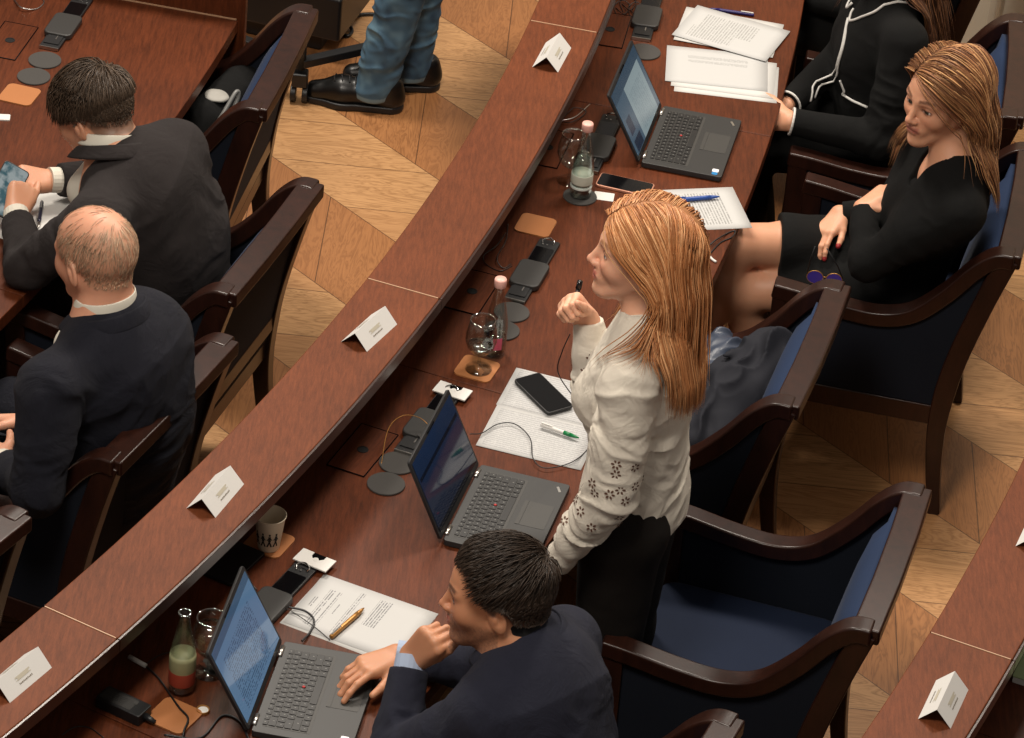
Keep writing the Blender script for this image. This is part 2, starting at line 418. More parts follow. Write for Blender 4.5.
G2 = 'armchairs along the middle desk'; G1 = 'armchairs along the first desk'
chA = place_chair(-19.55, 11.10, 6.0, 'empty navy armchair with its whole blue seat showing, right of the bottom man', G2)
chC = place_chair(-15.45, 10.665, 2.0, 'navy armchair with a dark jacket draped in it, behind the standing woman', G2)
chB = place_chair(-10.75, 11.04, 2, 'navy armchair under the seated woman with crossed legs', G2)
ch6 = place_chair(-7.0, 10.955, 2, 'navy armchair under the woman in white-trimmed black jacket', G2)
ch7 = place_chair(-2.0, 10.84, 3, 'navy armchair at the top edge, under the person in pale pink blouse', G2)
chD = place_chair(-24.75, 11.0, 4, 'navy armchair at the bottom edge under the man typing on a laptop', G2)
chE = place_chair(-10.95, 8.95, 3, 'navy armchair with a black bag on its seat, near the jeans wearer', G1)
chF = place_chair(-16.25, 9.235, 0, 'navy armchair of the dark-haired man holding a phone', G1)
chG = place_chair(-20.9, 9.33, 0, 'navy armchair behind the balding man in the navy suit', G1)
chH = place_chair(-26.1, 9.26, -2, 'navy armchair cut off by the left edge, below the balding man', G1)
# ------------------------------------------------------------------ laptops
M['screenblue'] = None
def screen_mat(name, kind):
    m = NT(name); tc = m.n('ShaderNodeTexCoord'); sp = m.n('ShaderNodeSeparateXYZ'); m.l(tc.outputs['Object'], sp.inputs[0])
    y, z = sp.outputs[1], sp.outputs[2]      # y across (0 centre), z up the lid 0..0.2
    def band(v, a, b): return m.math('MULTIPLY', m.math('GREATER_THAN', v, a), m.math('LESS_THAN', v, b))
    row = m.math('DIVIDE', z, .0068); ri = m.math('FLOOR', row); rf = m.math('FRACT', row)
    cv = m.n('ShaderNodeCombineXYZ'); m.l(m.math('MULTIPLY', y, 150), cv.inputs[0]); m.l(m.math('MULTIPLY', ri, 5.3), cv.inputs[1])
    txt = m.math('MULTIPLY', m.math('GREATER_THAN', m.noise(cv.outputs[0], 1, 2), .47), m.math('LESS_THAN', m.math('ABSOLUTE', m.math('SUBTRACT', rf, .5)), .24))
    if kind == 'doc':       # pale blue page with print
        base = srgb(98, 132, 166); inkc = srgb(66, 92, 122)
        mask = m.math('MULTIPLY', txt, m.math('MULTIPLY', band(y, -.12, .10), band(z, .03, .17)))
        col = m.mix(mask, base, inkc)
        col = m.mix(m.math('GREATER_THAN', z, .192), col, srgb(70, 96, 124))
        s = .62
    elif kind == 'window':  # site with a wide pale page and dark side boxes
        col = m.mix(band(y, -.05, .13), srgb(74, 98, 116), srgb(150, 168, 172))
        mask = m.math('MULTIPLY', txt, m.math('MULTIPLY', band(y, -.03, .11), band(z, .03, .15)))
        col = m.mix(m.math('MULTIPLY', mask, .45), col, srgb(104, 124, 136))
        col = m.mix(m.math('MULTIPLY', band(y, -.135, -.09), band(z, .07, .12)), col, srgb(34, 52, 74))
        col = m.mix(m.math('MULTIPLY', band(y, -.14, -.07), band(z, .02, .055)), col, srgb(30, 44, 64))
        col = m.mix(m.math('GREATER_THAN', z, .178), col, srgb(58, 80, 98))
        s = .62
    else:                   # dark blue desktop
        col = m.mix(m.ramp(z, 0, .2), srgb(16, 26, 46), srgb(30, 48, 78))
        col = m.mix(m.math('MULTIPLY', band(z, .155, .165), band(y, -.15, .15)), col, srgb(10, 16, 30))
        col = m.mix(m.math('LESS_THAN', z, .03), col, srgb(8, 12, 22))
        s = .45
    m.base(srgb(6, 7, 9)); m.rough(.06 if kind != 'window' else .2); m.l(col, m.b.inputs['Emission Color']); m.b.inputs['Emission Strength'].default_value = s
    return m.m
M['legend'] = plain('key_legend', (118, 118, 114), .6)
M['scr_doc'] = screen_mat('document_screen', 'doc'); M['scr_win'] = screen_mat('web_page_screen', 'window'); M['scr_dark'] = screen_mat('dark_desktop_screen', 'dark')
del M['screenblue']
M['red'] = plain('red_rubber', (170, 40, 40), .6)
M['sticker'] = plain('pale_sticker', (226, 228, 230), .4); M['stickerblue'] = plain('blue_sticker', (30, 120, 180), .4)
def laptop(X, Y, deg, lean, scr, label, sticker=True, dark_base=False):
    "local +x: towards the user, y: across; origin at the middle of the hinge line on the desk"
    t = math.radians(deg); a = Vector((math.cos(t), math.sin(t), 0)); b = Vector((-a.y, a.x, 0)); W, D, H = .329, .227, .018
    root = thing('laptop', label, 'laptop', Vector((X, Y, ZD))+a*W/2, math.atan2(b.y, b.x), 'laptops on the middle desk')
    # local +y then equals -a ... mirrored so that y=+W/2 is the far end
    m = MB(); m.prism([(x+D/2, y) for x, y in rrect(D, W, .008)], .0015, H); m.build('base', 'laptop', root, bevel=.002)
    m = MB(); m.prism([(x+.073, y) for x, y in rrect(.108, .283, .004)], H-.001, H+.0004); m.build('key_well', 'keywell', root)
    m = MB(); lg = MB(); rows = 6
    for r in range(rows):
        x0 = .0225+r*.0178; depth = .0155 if r else .011; n = 15 if r < 4 else (12 if r == 4 else 10); span = .276
        ws = [1]*n
        if r == 1: ws[-1] = 1.9
        if r == 2: ws[0] = 1.5
        if r == 3: ws[0] = 1.7; ws[-1] = 2.0
        if r == 4: ws[0] = 2.2; ws[-1] = 2.4
        if r == 5: ws = [1, 1, 1, 1, 5.2, 1, 1, 1, 1, 1]
        u = span/sum(ws); y = span/2
        for wi in ws:
            m.prism([(px+x0+(0 if r else .002), py+y-u*wi/2) for px, py in rrect(depth, u*wi-.0028, .0015, 2)], H, H+.0022)
            if wi < 4: lg.box((x0+.001, y-u*wi/2+.001, H+.0023), (.0034, .0020, .0003))
            y -= u*wi
    m.build('keyboard', 'key', root)
    m = MB(); m.v = lg.v; m.f = lg.f; m.mi = lg.mi; m.build('key_legends', 'legend', root)
    m = MB(); m.lathe([(.0035, H+.002), (.0038, H+.004), (.001, H+.0048)], 10, c=(.079, .012, 0)); m.build('trackpoint', 'red', root, smooth=True)
    m = MB(); m.prism([(x+.183, y+.012) for x, y in rrect(.062, .10, .004)], H-.001, H+.0006); m.box((.146, .012, H+.0004), (.010, .10, .0012)); m.build('touchpad', 'keywell' if not dark_base else 'laptop', root)
    for s in (-1, 1): m = MB(); m.tube([(.002, s*.125-.018, H), (.002, s*.125+.018, H)], .0055, 10); m.build('hinge', 'metal', root, smooth=True)
    if sticker:
        m = MB(); m.prism([(x+.205, y-.135) for x, y in rrect(.018, .016, .003)], H, H+.0006); m.build('sticker', 'sticker', root)
        m = MB(); m.prism([(x+.205, y-.151) for x, y in rrect(.016, .014, .003)], H, H+.0006); m.build('sticker', 'stickerblue', root)
    m = MB(); m.box((.205, .135, H+.0003), (.006, .022, .0006), rz=.5); m.build('logo', 'metal', root)
    lid = bpy.data.objects.new('lid', None); lid.empty_display_size = .02; C.objects.link(lid)
    m = MB(); vv = [(-.007, y, z+.113) for y, z in rrect(W, .222, .008)]; vv2 = [(0, y, z) for _, y, z in vv]; n = len(vv)
    m.add(vv+vv2, [tuple(range(n)), tuple(range(n, 2*n))[::-1]]+[(i, n+i, n+(i+1) % n, (i+1) % n) for i in range(n)])
    bpy.data.objects.remove(lid)
    lid = m.build('screen_lid', 'laptopdark', root, bevel=.0012); lid.location = (-.004, 0, H-.004); lid.rotation_euler = (0, -math.radians(lean), 0)
    m = MB(); m.box((.0008, 0, .115), (.0012, .310, .194)); m.build('display', scr, lid)
    m = MB(); m.box((.0008, 0, .2165), (.0016, .05, .004)); m.build('webcam_bar', 'blackgloss', lid)
    return root
l1 = laptop(.3533, 9.3248, -99.62, 29, 'scr_win', 'open laptop nearest the top edge, beside the stacked papers')
l2 = laptop(-.0511, 7.4953, -102.38, 25, 'scr_dark', 'open laptop with dark screen in front of the standing woman', sticker=False)
l3 = laptop(-.4520, 6.7315, -96.86, 27, 'scr_doc', 'open laptop with pale blue screen under the bottom man\'s hand')
for l in (l1, l2, l3): pass

# ------------------------------------------------------------------ conference units and felt pads let into the desk line
def unit(ang, r, label, grp='microphone units along the desks', dz=0):
    p = pol(r, ang, ZD); root = thing('microphone_unit', label, 'microphone unit', p, math.radians(ang), grp)
    m = MB(); m.prism(rrect(.058, .318, .006), 0, .010); m.build('base_plate', 'black', root, bevel=.002)
    m = MB(); m.prism([(x, y-.03) for x, y in rrect(.082, .125, .018)], .002, .019); m.build('speaker_body', M['unit_grey'], root, bevel=.004, seg=3)
    m = MB(); m.prism([(x, y+.07) for x, y in rrect(.050, .085, .003)], .010, .0125); m.build('glass_panel', 'blackgloss', root)
    m = MB(); m.box((0, -.115, .0115), (.044, .05, .003)); m.build('button_panel', 'black', root)
    for q_, e_ in (((.006, -.105, .0135), (.003, .020, .0012)), ((0, .130, .0122), (.004, .004, .001)), ((-.012, .130, .0122), (.004, .004, .001))): m = MB(); m.box(q_, e_); m.build('button', 'metal', root)
    m = MB(); m.box((0, -.158, .006), (.056, .003, .010)); m.build('edge_trim', 'metal', root)
    m = MB(); m.tube(spline([(.014, .135, .012), (.016, .142, .018), (0, .150, .021), (-.016, .142, .018), (-.014, .135, .012)], 4), .0018, 6); m.build('wire_loop', 'chrome', root)
    return root
M['unit_grey'] = plain('unit_grey', (44, 43, 42), .5)
u0 = unit(-14.38, 10.197, 'black microphone unit between the tan coaster and the pink-capped bottle')
unit(-18.68, 10.197, 'black microphone unit partly behind the dark-screen laptop')
unit(-23.42, 10.195, 'black microphone unit beside the printed page, behind the blue-screen laptop')
unit(-10.4, 10.20, 'black microphone unit behind the bottle and glass, left of the top laptop')
unit(-6.0, 10.20, 'black microphone unit at the top edge of the middle desk')
unit(-9.85, 8.60, 'black microphone unit on the upper left desk')
def felt(ang, r, label):
    m = MB(); m.lathe([(.0455, 0), (.0465, .001), (.0465, .004), (.0455, .005)], 40)
    o = m.build('felt_pad', 'pad', None, loc=pol(r, ang, ZD), smooth=False); return tag(o, label, 'pad', 'round grey felt pads')
felt(-15.55, 10.208, 'round grey felt pad touching the unit by the pink-capped bottle')
felt(-16.06, 10.212, 'round grey felt pad half behind the bottle with a pink label')
felt(-19.80, 10.199, 'upper of two round grey pads beside the dark-screen laptop')
felt(-20.32, 10.210, 'lower of two round grey pads beside the dark-screen laptop')
felt(-24.22, 10.215, 'round dark pad under the wine glass full of water')
felt(-24.86, 10.215, 'round dark pad under the open bottle')
felt(-12.03, 10.211, 'round dark pad under the tall bottle near the rose phone')
felt(-7.25, 10.223, 'round pad partly behind the top laptop lid')
felt(-11.32, 8.613, 'upper of two round grey pads on the upper left desk')
felt(-11.97, 8.617, 'lower round grey pad on the upper left desk, by the tan coaster')
def flat(px, py, w, h, r, t, name, mat, label, cat, grp=None, z=ZD, rot=0, absrot=None, bevel=0):
    p = at(px, py, z); ang = math.atan2(p.y-CC.y, p.x-CC.x)
    m = MB(); m.prism(rrect(w, h, r), 0, t)
    o = m.build(name, mat, None, loc=p, rz=(absrot if absrot is not None else ang+math.radians(rot)), bevel=bevel); return tag(o, label, cat, grp)
GC = 'square tan leather coasters'
flat(535.5, 226, .098, .098, .016, .004, 'coaster', 'leather', 'empty tan leather coaster near the top end of a microphone unit', 'coaster', GC)
flat(477, 369.5, .098, .098, .016, .004, 'coaster', 'leather', 'tan leather coaster under the wine glass beside the pink-capped bottle', 'coaster', GC)
flat(269, 543, .098, .098, .016, .004, 'coaster', 'leather', 'tan leather coaster under the paper cup', 'coaster', GC)
flat(174, 716.5, .098, .098, .016, .004, 'coaster', 'leather', 'tan leather coaster under the power cable at the bottom left', 'coaster', GC)
flat(19.5, 95.5, .098, .098, .016, .004, 'coaster', 'leather', 'tan leather coaster on the upper left desk', 'coaster', GC)

M['hole'] = plain('hole_shade', (5, 4, 4), .9)
# cable hatches with a round hole
def hatch(p, ang, label, w=.10, h=.20):
    root = thing('cable_hatch', label, 'hatch', (p.x, p.y, ZD), math.radians(ang), 'cable hatches in the desks')
    m = MB(); m.prism(rrect(w, h, .003), .0003, .0022); m.build('cover', 'desk', root)
    m = MB()
    for s in (-1, 1): m.box((s*w/2, 0, .0012), (.003, h, .0026)); m.box((0, s*h/2, .0012), (w, .003, .0026))
    m.build('frame', 'blackgloss', root)
    m = MB(); m.lathe([(.014, .002), (.0142, .0034), (.0115, .0036), (.011, .0025)], 24); m.build('grommet', 'hole', root)  # closed disc, the darkness of the hole is put into its colour
    return root
hatch(Vector((-.344, 7.527, 0)), -20.0, 'cable hatch with round hole left of the grey pads')
hatch(at(472, 292, ZD), -15.3, 'cable hatch with round hole left of the pink-capped bottle')
hatch(at(548, 148, ZD), -10.9, 'cable hatch with round hole left of the tall bottle')
hatch(at(610, 30, ZD), -6.4, 'cable hatch at the top edge under the ledge')
hatch(at(10, 41, ZD), -9.9, 'cable hatch with round hole on the upper left desk')

# ------------------------------------------------------------------ name cards on the ledges
M['cardprint'] = plain('tan_print', (176, 170, 154), .7)
def name_card(fl, fr, bl, label):
    A, B, D = at(*fl, ZL), at(*fr, ZL), at(*bl, ZL); L = (B-A).length; w = .074
    u = (B-A).normalized(); n = Vector((-u.y, u.x, 0)); hgt = .040
    if n.dot(D-A) < 0: n = -n
    mid = (A+B)/2+n*w/2; root = thing('name_card', label, 'name card', mid, math.atan2(u.y, u.x), 'folded white name cards')
    L = .148; th = .0008; s = 1 if n.dot(Vector((-u.y, u.x, 0))) > 0 else -1
    m = MB()
    for sg in (-1, 1):
        y0, y1 = sg*w/2, 0
        m.add([(-L/2, y0, 0), (L/2, y0, 0), (L/2, 0, hgt), (-L/2, 0, hgt), (-L/2, y0-sg*th, 0), (L/2, y0-sg*th, 0), (L/2, 0, hgt-th), (-L/2, 0, hgt-th)],
              [(0, 1, 2, 3), (7, 6, 5, 4), (0, 4, 5, 1), (1, 5, 6, 2), (3, 2, 6, 7), (0, 3, 7, 4)])
    m.build('folded_card', 'card', root)
    for sg in (-1, 1):
        def P(x, f, e=.0006):   # f: 0 at the fold, 1 at the foot
            nz = w/2/math.hypot(w/2, hgt); ny = hgt/math.hypot(w/2, hgt)
            return (x, sg*(w/2*f+ny*e), hgt*(1-f)+nz*e)
        def strip(m, x0, x1, f0, f1): m.add([P(x0, f0), P(x1, f0), P(x1, f1), P(x0, f1)], [(0, 1, 2, 3)])
        m = MB(); strip(m, -.028, .022, .36, .42); strip(m, -.028, .022, .50, .53); strip(m, -.022, .016, .42, .50); m.build('emblem_print', 'cardprint', root)
        m = MB()
        x = -.024
        for k in range(10): ww = .0028+.0012*((k*7) % 3); strip(m, x, x+ww*.8, .64+.01*((k*5) % 3), .71); x += ww+.0006
        m.build('name_print', 'ink', root)
    return root
name_card((366.7, 352), (397.4, 324), (340, 340), 'white name card on the ledge, left of the wine glass')
name_card((214, 519.5), (245.5, 482.4), (185, 509.4), 'white name card on the ledge, left of the paper cup')
name_card((8, 704.5), (53.7, 666), (-22, 694), 'white name card on the ledge at the lower left corner')
name_card((558.8, 71), (570.5, 49.4), (532, 65.8), 'white name card on the ledge nearest the top edge')
name_card((949.7, 730.8), (969.3, 687.8), (916, 718.5), 'white name card on the right ledge, at the bottom')
name_card((1044, 560), (1064, 516), (1011.5, 548), 'white name card cut off by the right edge')

# ------------------------------------------------------------------ papers
def sheet(p, ang, w, h, mat, label, z=0, cat='paper', grp=None, name='paper_sheet', curl=0.0, th=.0006):
    m = MB(); nx, ny = 6, 8; V = []; 
    for i in range(nx+1):
        for j in range(ny+1):
            x = -w/2+w*i/nx; y = -h/2+h*j/ny; V.append((x, y, th+curl*((i/nx-.5)**2+(j/ny-.5)**2)*.5))
    F = [(i*(ny+1)+j, (i+1)*(ny+1)+j, (i+1)*(ny+1)+j+1, i*(ny+1)+j+1) for i in range(nx) for j in range(ny)]
    m.add(V, F); N = len(V)
    o = m.build(name, mat, None, loc=Vector((p.x, p.y, ZD+z)), rz=ang, smooth=True)
    s = o.modifiers.new('thick', 'SOLIDIFY'); s.thickness = th; s.offset = -1
    return tag(o, label, cat, grp)
def ang_of(a, b): d = at(*b, ZD)-at(*a, ZD); return math.atan2(d.y, d.x)
tx = [(-.08, .09, .00, .045), (-.08, .09, .055, .07), (-.08, .02, -.02, -.01)]
M['p_print'] = paper_mat('printed_page', blocks=[(-.085, .06, .092, .108), (-.085, .06, .078, .086), (-.085, .085, .028, .040), (-.02, .02, .12, .128), (-.02, .02, .062, .066), (-.02, .085, -.045, -.01)], pitch=.0062)
a0 = ang_of((324, 572.3), (439.8, 613)); c = (at(324, 572.3, ZD)+at(439.8, 613, ZD))/2; dn = (at(281.4, 623.5, ZD)-at(324, 572.3, ZD))/2
sheet(c+dn, a0+math.pi/2, .21, .297, 'p_print', 'printed page under the bottom man\'s elbow with a gold pen on it', curl=.003)
sheet(c+dn+Vector((-.006, -.009, 0)), a0+math.pi/2-.03, .21, .297, 'card', 'blank sheet beneath the page with the gold pen', z=-.0001, th=.0002)
# open handwritten booklet by the standing woman
M['p_hand'] = paper_mat('handwritten_page', sheet=(.27, .19), pitch=.0085, hand=True, ink=(150, 150, 152), margin=.012)
A, B = at(516.5, 368, ZD), at(474.5, 444, ZD); u = (B-A).normalized(); v = Vector((-u.y, u.x, 0)); v = v if v.x > 0 else -v
cc0 = (A+B)/2+v*.135
r = sheet(cc0-u*.0905+v*0, math.atan2(v.y, v.x), .27, .178, 'p_hand', 'handwritten sheet under the dark phone, in front of the standing woman', curl=.004)
r = sheet(cc0+u*.0905+v*.004, math.atan2(v.y, v.x)+.01, .27, .190, 'p_hand', 'handwritten sheet between the dark phone and the dark-screen laptop', curl=.004)
# stack at the top
M['p_plain'] = paper_mat('sparse_page', blocks=[(-.085, .09, .045, .06), (-.085, .09, .02, .034)], pitch=.004, ink=(130, 130, 130))
M['p_text'] = paper_mat('dense_page', blocks=[(-.08, .07, -.02, .10), (-.08, -.01, .105, .115), (-.02, .07, -.07, -.02)], pitch=.0085, ink=(140, 140, 138))
A, B, D = at(669, 46, ZD), at(661.8, 81.3, ZD), at(765.3, 92.1, ZD); c = (A+D)/2; th = math.atan2((D-B).y, (D-B).x)
GS = 'loose sheets stacked near the top edge'
sheet(c+Vector((.03, -.055, 0)), th-.03, .297, .21, 'card', 'lowest sheet of the loose pile beside the top laptop', grp=GS)
sheet(c+Vector((.022, -.03, 0)), th-.05, .297, .21, 'card', 'middle sheet of the loose pile beside the top laptop', z=.001, grp=GS)
sheet(c+Vector((.0, .0, 0)), th+.0, .297, .21, 'p_plain', 'sheet with a blurred table, top of the pile beside the top laptop', z=.002, grp=GS)
A, B, D = at(672.5, 33, ZD), at(792, 31.5, ZD), at(684.5, 5.5, ZD)
c2 = (at(672, 33, ZD)+at(792, 32, ZD))/2+Vector((0, .0, 0)); d2 = (at(772, 68, ZD)-at(672, 33, ZD)); 
th2 = math.atan2((at(777, 25, ZD)-at(684, 7, ZD)).y, (at(777, 25, ZD)-at(684, 7, ZD)).x)
sheet(at(729, 33, ZD), th2+.02, .297, .21, 'card', 'sheet peeking from under the page of dense print', z=.003, grp=GS)
sheet(at(731, 35, ZD), th2+math.pi/2-.17, .21, .297, 'p_text', 'page of dense print at the top of the desk', z=.005, grp=GS, curl=.004)
# sheet with the blue pen
c = at(752, 227, ZD); q = at(733, 188, ZD); th = math.atan2((c-q).y, (c-q).x); u = Vector((math.cos(th), math.sin(th), 0)); v = Vector((u.y, -u.x, 0)); v = v if v.x < 0 else -v
M['p_list'] = paper_mat('list_page', pitch=.0085, ink=(120, 120, 118), blocks=[(-.08, .08, -.05, .10)])
sheet((c+q)/2+v*.1485, math.atan2(-v.y, -v.x)-math.pi/2, .21, .297, 'p_list', 'printed sheet with a blue pen, half behind the standing woman\'s hair')

# ------------------------------------------------------------------ pens
def pen(a, b, za, body, tip, label, name='ballpoint_pen', r=.0052, clip='metal', grip=None):
    A, B = at(*a, ZD+za+r), at(*b, ZD+za+r); d = B-A; L = d.length
    root = thing(name, label, 'pen', A, math.atan2(d.y, d.x), 'pens on the desks')
    m = MB(); m.sweep([(0, 0, 0), (.003, 0, 0), (L*.70, 0, 0), (L*.80, 0, 0)], lambda t: [(r*(.9 if t < .1 else 1)*math.cos(k*math.pi/6), r*(.9 if t < .1 else 1)*math.sin(k*math.pi/6)) for k in range(12)])
    m.build('barrel', body, root, smooth=True)
    m = MB(); m.sweep([(L*.80, 0, 0), (L*.93, 0, 0), (L, 0, 0)], lambda t: [((r*(1.0-t*.75))*math.cos(k*math.pi/6), (r*(1.0-t*.75))*math.sin(k*math.pi/6)) for k in range(12)])
    m.build('tip', tip, root, smooth=True)
    m = MB(); m.box((L*.16, 0, r+.0016), (L*.27, .0035, .0014)); m.box((L*.04, 0, r), (.006, .004, .003)); m.build('clip', clip, root)
    if grip:
        m = MB(); m.tube([(L*.60, 0, 0), (L*.80, 0, 0)], r*1.06, 12); m.build('grip', grip, root, smooth=True)
    return root
M['gold'] = plain('gold_barrel', (168, 120, 62), .35, .5); M['penblue'] = plain('blue_plastic', (36, 74, 150), .4); M['pengreen'] = plain('green_plastic', (20, 120, 66), .4)
M['pendark'] = plain('indigo_plastic', (40, 34, 96), .4); M['pennavy'] = plain('dark_plastic', (24, 24, 48), .3)
pen((331, 637), (364, 608), .003, 'gold', 'gold', 'gold ballpoint pen on the printed page', clip='chrome', r=.006)
pen((541, 424.5), (579, 438), .006, 'white', 'pengreen', 'white pen with green end on the handwritten sheet', clip='white', grip='pengreen')
pen((671, 200.5), (719.5, 196.5), .003, 'penblue', 'penblue', 'blue pen on the sheet behind the standing woman\'s hair', clip='penblue', r=.006)
pen((754, 15), (709, 8.5), 0, 'pendark', 'pendark', 'indigo pen above the pile of papers at the top', clip='white')
pen((42, 202), (38, 228), .003, 'pennavy', 'metal', 'dark blue pen on the paper before the dark-haired man', clip='chrome')

# ------------------------------------------------------------------ phones
def phone(corners, z, mat_body, label, case=None):
    "corners: three consecutive image corners"
    a, b, c_ = [at(*p, ZD+z) for p in corners]; L = (b-a).length; W = (c_-b).length; mid = (a+c_)/2; d = b-a
    root = thing('smartphone', label, 'phone', mid, math.atan2(d.y, d.x), 'phones on the desk')
    L = min(L, .165); W = min(max(W, .070), .078)
    m = MB(); m.prism(rrect(L, W, .010), 0, .008); m.build('body', mat_body, root, bevel=.002, seg=3)
    m = MB(); m.prism(rrect(L-.007, W-.006, .008), .008, .0086); m.build('screen', 'blackgloss', root)
    return root
M['rose'] = plain('rose_gold_case', (196, 140, 116), .35, .3)
phone(((509, 382), (547, 419.5), (578, 408)), .006, 'black', 'black phone lying on the handwritten sheet')
phone(((599, 177), (653, 189), (651, 196)), 0, 'rose', 'phone in a rose case beside the tall bottle')
flat(604, 196.5, .055, .042, .002, .0008, 'business_card', 'card', 'small white card by the rose phone', 'card', rot=8)
flat(1, 118, .05, .03, .004, .004, 'eraser', 'white', 'small white object at the left edge of the upper left desk', 'eraser', rot=20)
# white brackets with dark cut-out
def bracket(px, py, deg, label):
    root = thing('badge_holder', label, 'badge', at(px, py, ZD+.0125), math.radians(deg), 'white badges with dark cut-outs')
    pts = [(-.045, -.025), (.045, -.025), (.045, .025), (.018, .025), (.018, .012), (.010, .004), (-.008, .004), (-.014, .012), (-.014, .025), (-.045, .025)]
    m = MB(); m.prism(pts, 0, .004); m.build('plate', 'white', root, bevel=.0008)
    m = MB(); m.prism([(-.0135, .0045), (-.0135, .025), (.0175, .025), (.0175, .0045)], 0, .003); m.build('cut_out', 'blackgloss', root)
    m = MB(); m.lathe([(.007, .003), (.007, .0048), (.001, .005)], 16, c=(.002, .002, 0)); m.build('round_stud', 'white', root)
    return root
bracket(452.5, 391.5, -21, 'white badge with dark cut-out above the dark-screen laptop')
bracket(314.5, 561, -25, 'white badge with dark cut-out at the corner of the printed page')
flat(233, 565, .085, .15, .006, .009, 'tablet', 'black', 'black device in the shade of the ledge behind the blue-screen laptop', 'tablet', rot=-3, bevel=.002)

# ------------------------------------------------------------------ drinks
M['glassrim'] = glass_mat('glass_rim', f0=.42)
def lathe_obj(name, prof, mat, parent, seg=36, c=(0, 0, 0), smooth=True):
    m = MB(); m.lathe(prof, seg, c); return m.build(name, mat, parent, smooth=smooth)
def shell(name, outer, th, mat, parent, seg=36):
    "closed glass shell: outer profile bottom->top then inner back down"
    inner = [(max(r-th, .0006), z+(th if i == 0 else 0)) for i, (r, z) in enumerate(outer)]
    prof = [(.0004, outer[0][1])]+outer+inner[::-1]+[(.0004, outer[0][1]+th)]
    m = MB(); n = len(prof)
    for r, z in prof:
        for k in range(seg):
            a = 2*math.pi*k/seg; m.v.append((r*math.cos(a), r*math.sin(a), z))
    for i in range(n-1):
        for k in range(seg): m.f.append((i*seg+k, i*seg+(k+1) % seg, (i+1)*seg+(k+1) % seg, (i+1)*seg+k)); m.mi.append(0)
    return m.build(name, mat, parent, smooth=True)
M['labelgrey'] = plain('bottle_label', (196, 200, 186), .5); M['labelpink'] = plain('pink_label', (214, 92, 120), .5)
M['labelgreen'] = plain('pale_green_label', (144, 144, 108), .5); M['labelred'] = plain('red_label', (140, 54, 38), .5)
M['mint'] = plain('mint_print', (210, 220, 214), .4)
def bottle(px, py, z, label, fill, cap=True, lab='labelgrey'):
    root = thing('water_bottle', label, 'bottle', at(px, py, ZD+z), 0.3, 'glass water bottles')
    o = [(.026, 0), (.0295, .004), (.0300, .02), (.0300, .085), (.0285, .105), (.0225, .140), (.0160, .175), (.0128, .195), (.0128, .207), (.0148, .209), (.0148, .214), (.0128, .216)]
    shell('glass_body', o, .0022, 'glass', root)
    if not cap: m = MB(); m.tube([(.0135*math.cos(a), .0135*math.sin(a), .215) for a in np.linspace(0, 2*math.pi, 25)], .0016, 6); m.build('mouth_ring', 'glassrim', root, smooth=True)
    lathe_obj('water', [(.001, .003), (.0265, .0035), (.0275, .02), (.0275, min(fill, .085))]+([(.026, .105), (.0195, min(fill, .14))] if fill > .1 else [])+[(.001, min(fill, .14))], 'water', root)
    if lab == 'labelgrey':
        lathe_obj('label', [(.0302, .045), (.0304, .046), (.0304, .072), (.0302, .073)], lab, root)
        lathe_obj('emblem', [(.0302, .03), (.0304, .031), (.0304, .036), (.0302, .037)], 'mint', root)
    elif lab == 'labelpink':
        m = MB(); 
        for k in range(8): a = -2.0+k*.1; m.add([(.0305*math.cos(a), .0305*math.sin(a), .03), (.0305*math.cos(a+.1), .0305*math.sin(a+.1), .03), (.0305*math.cos(a+.1), .0305*math.sin(a+.1), .065), (.0305*math.cos(a), .0305*math.sin(a), .065)], [(0, 1, 2, 3)])
        m.build('label', lab, root)
    else:
        lathe_obj('label', [(.0302, .058), (.0304, .059), (.0304, .090), (.0290, .102)], 'labelgreen', root)
        lathe_obj('label', [(.0303, .022), (.0305, .023), (.0305, .058), (.0303, .059)], 'labelred', root)
    if cap: lathe_obj('cap', [(.0145, .206), (.0155, .207), (.0158, .226), (.0145, .229), (.001, .2295)], 'pinkcap', root)
    return root
bottle(580, 195, .005, 'tall full glass bottle with pink cap near the rose phone', .13)
bottle(493.5, 353.5, 0, 'glass bottle with pink cap and pink label behind the wine glass', .06, lab='labelpink')
bottle(181.5, 688, .005, 'open glass bottle with red and green label beside the blue-screen laptop', .075, cap=False, lab='red')
def wineglass(px, py, z, label, fill=None, s=1.0):
    root = thing('wine_glass', label, 'glass', at(px, py, ZD+z), 0, 'stemmed water glasses')
    stem = [(.034, 0), (.034, .0022), (.012, .006), (.0055, .014), (.0045, .035), (.006, .046)]
    lathe_obj('foot', [(a*s, b*s) for a, b in stem]+[(.001, .047*s)], 'glass', root)
    o = [(.007, .046), (.022, .053), (.035, .070), (.0405, .090), (.0395, .110), (.0345, .135), (.0315, .150)]
    shell('bowl', [(a*s, b*s) for a, b in o], .0013, 'glass', root)
    m = MB(); m.tube([(.0315*s*math.cos(a), .0315*s*math.sin(a), .150*s) for a in np.linspace(0, 2*math.pi, 33)], .0011, 6); m.build('rim', 'glassrim', root, smooth=True)
    if fill:
        pr_ = [(a-.0018, b+.001) for a, b in o if b < fill]
        lathe_obj('water', [(.001, .048)]+pr_+[(pr_[-1][0], fill), (.001, fill)], 'water', root)
    return root
wineglass(478.5, 369, .004, 'wine glass on the tan coaster beside the pink-capped bottle', .075)
wineglass(209, 672, .005, 'wine glass full of water behind the blue-screen laptop', .125, 1.04)
wineglass(569, 181, 0, 'empty wine glass hidden behind the tall bottle')
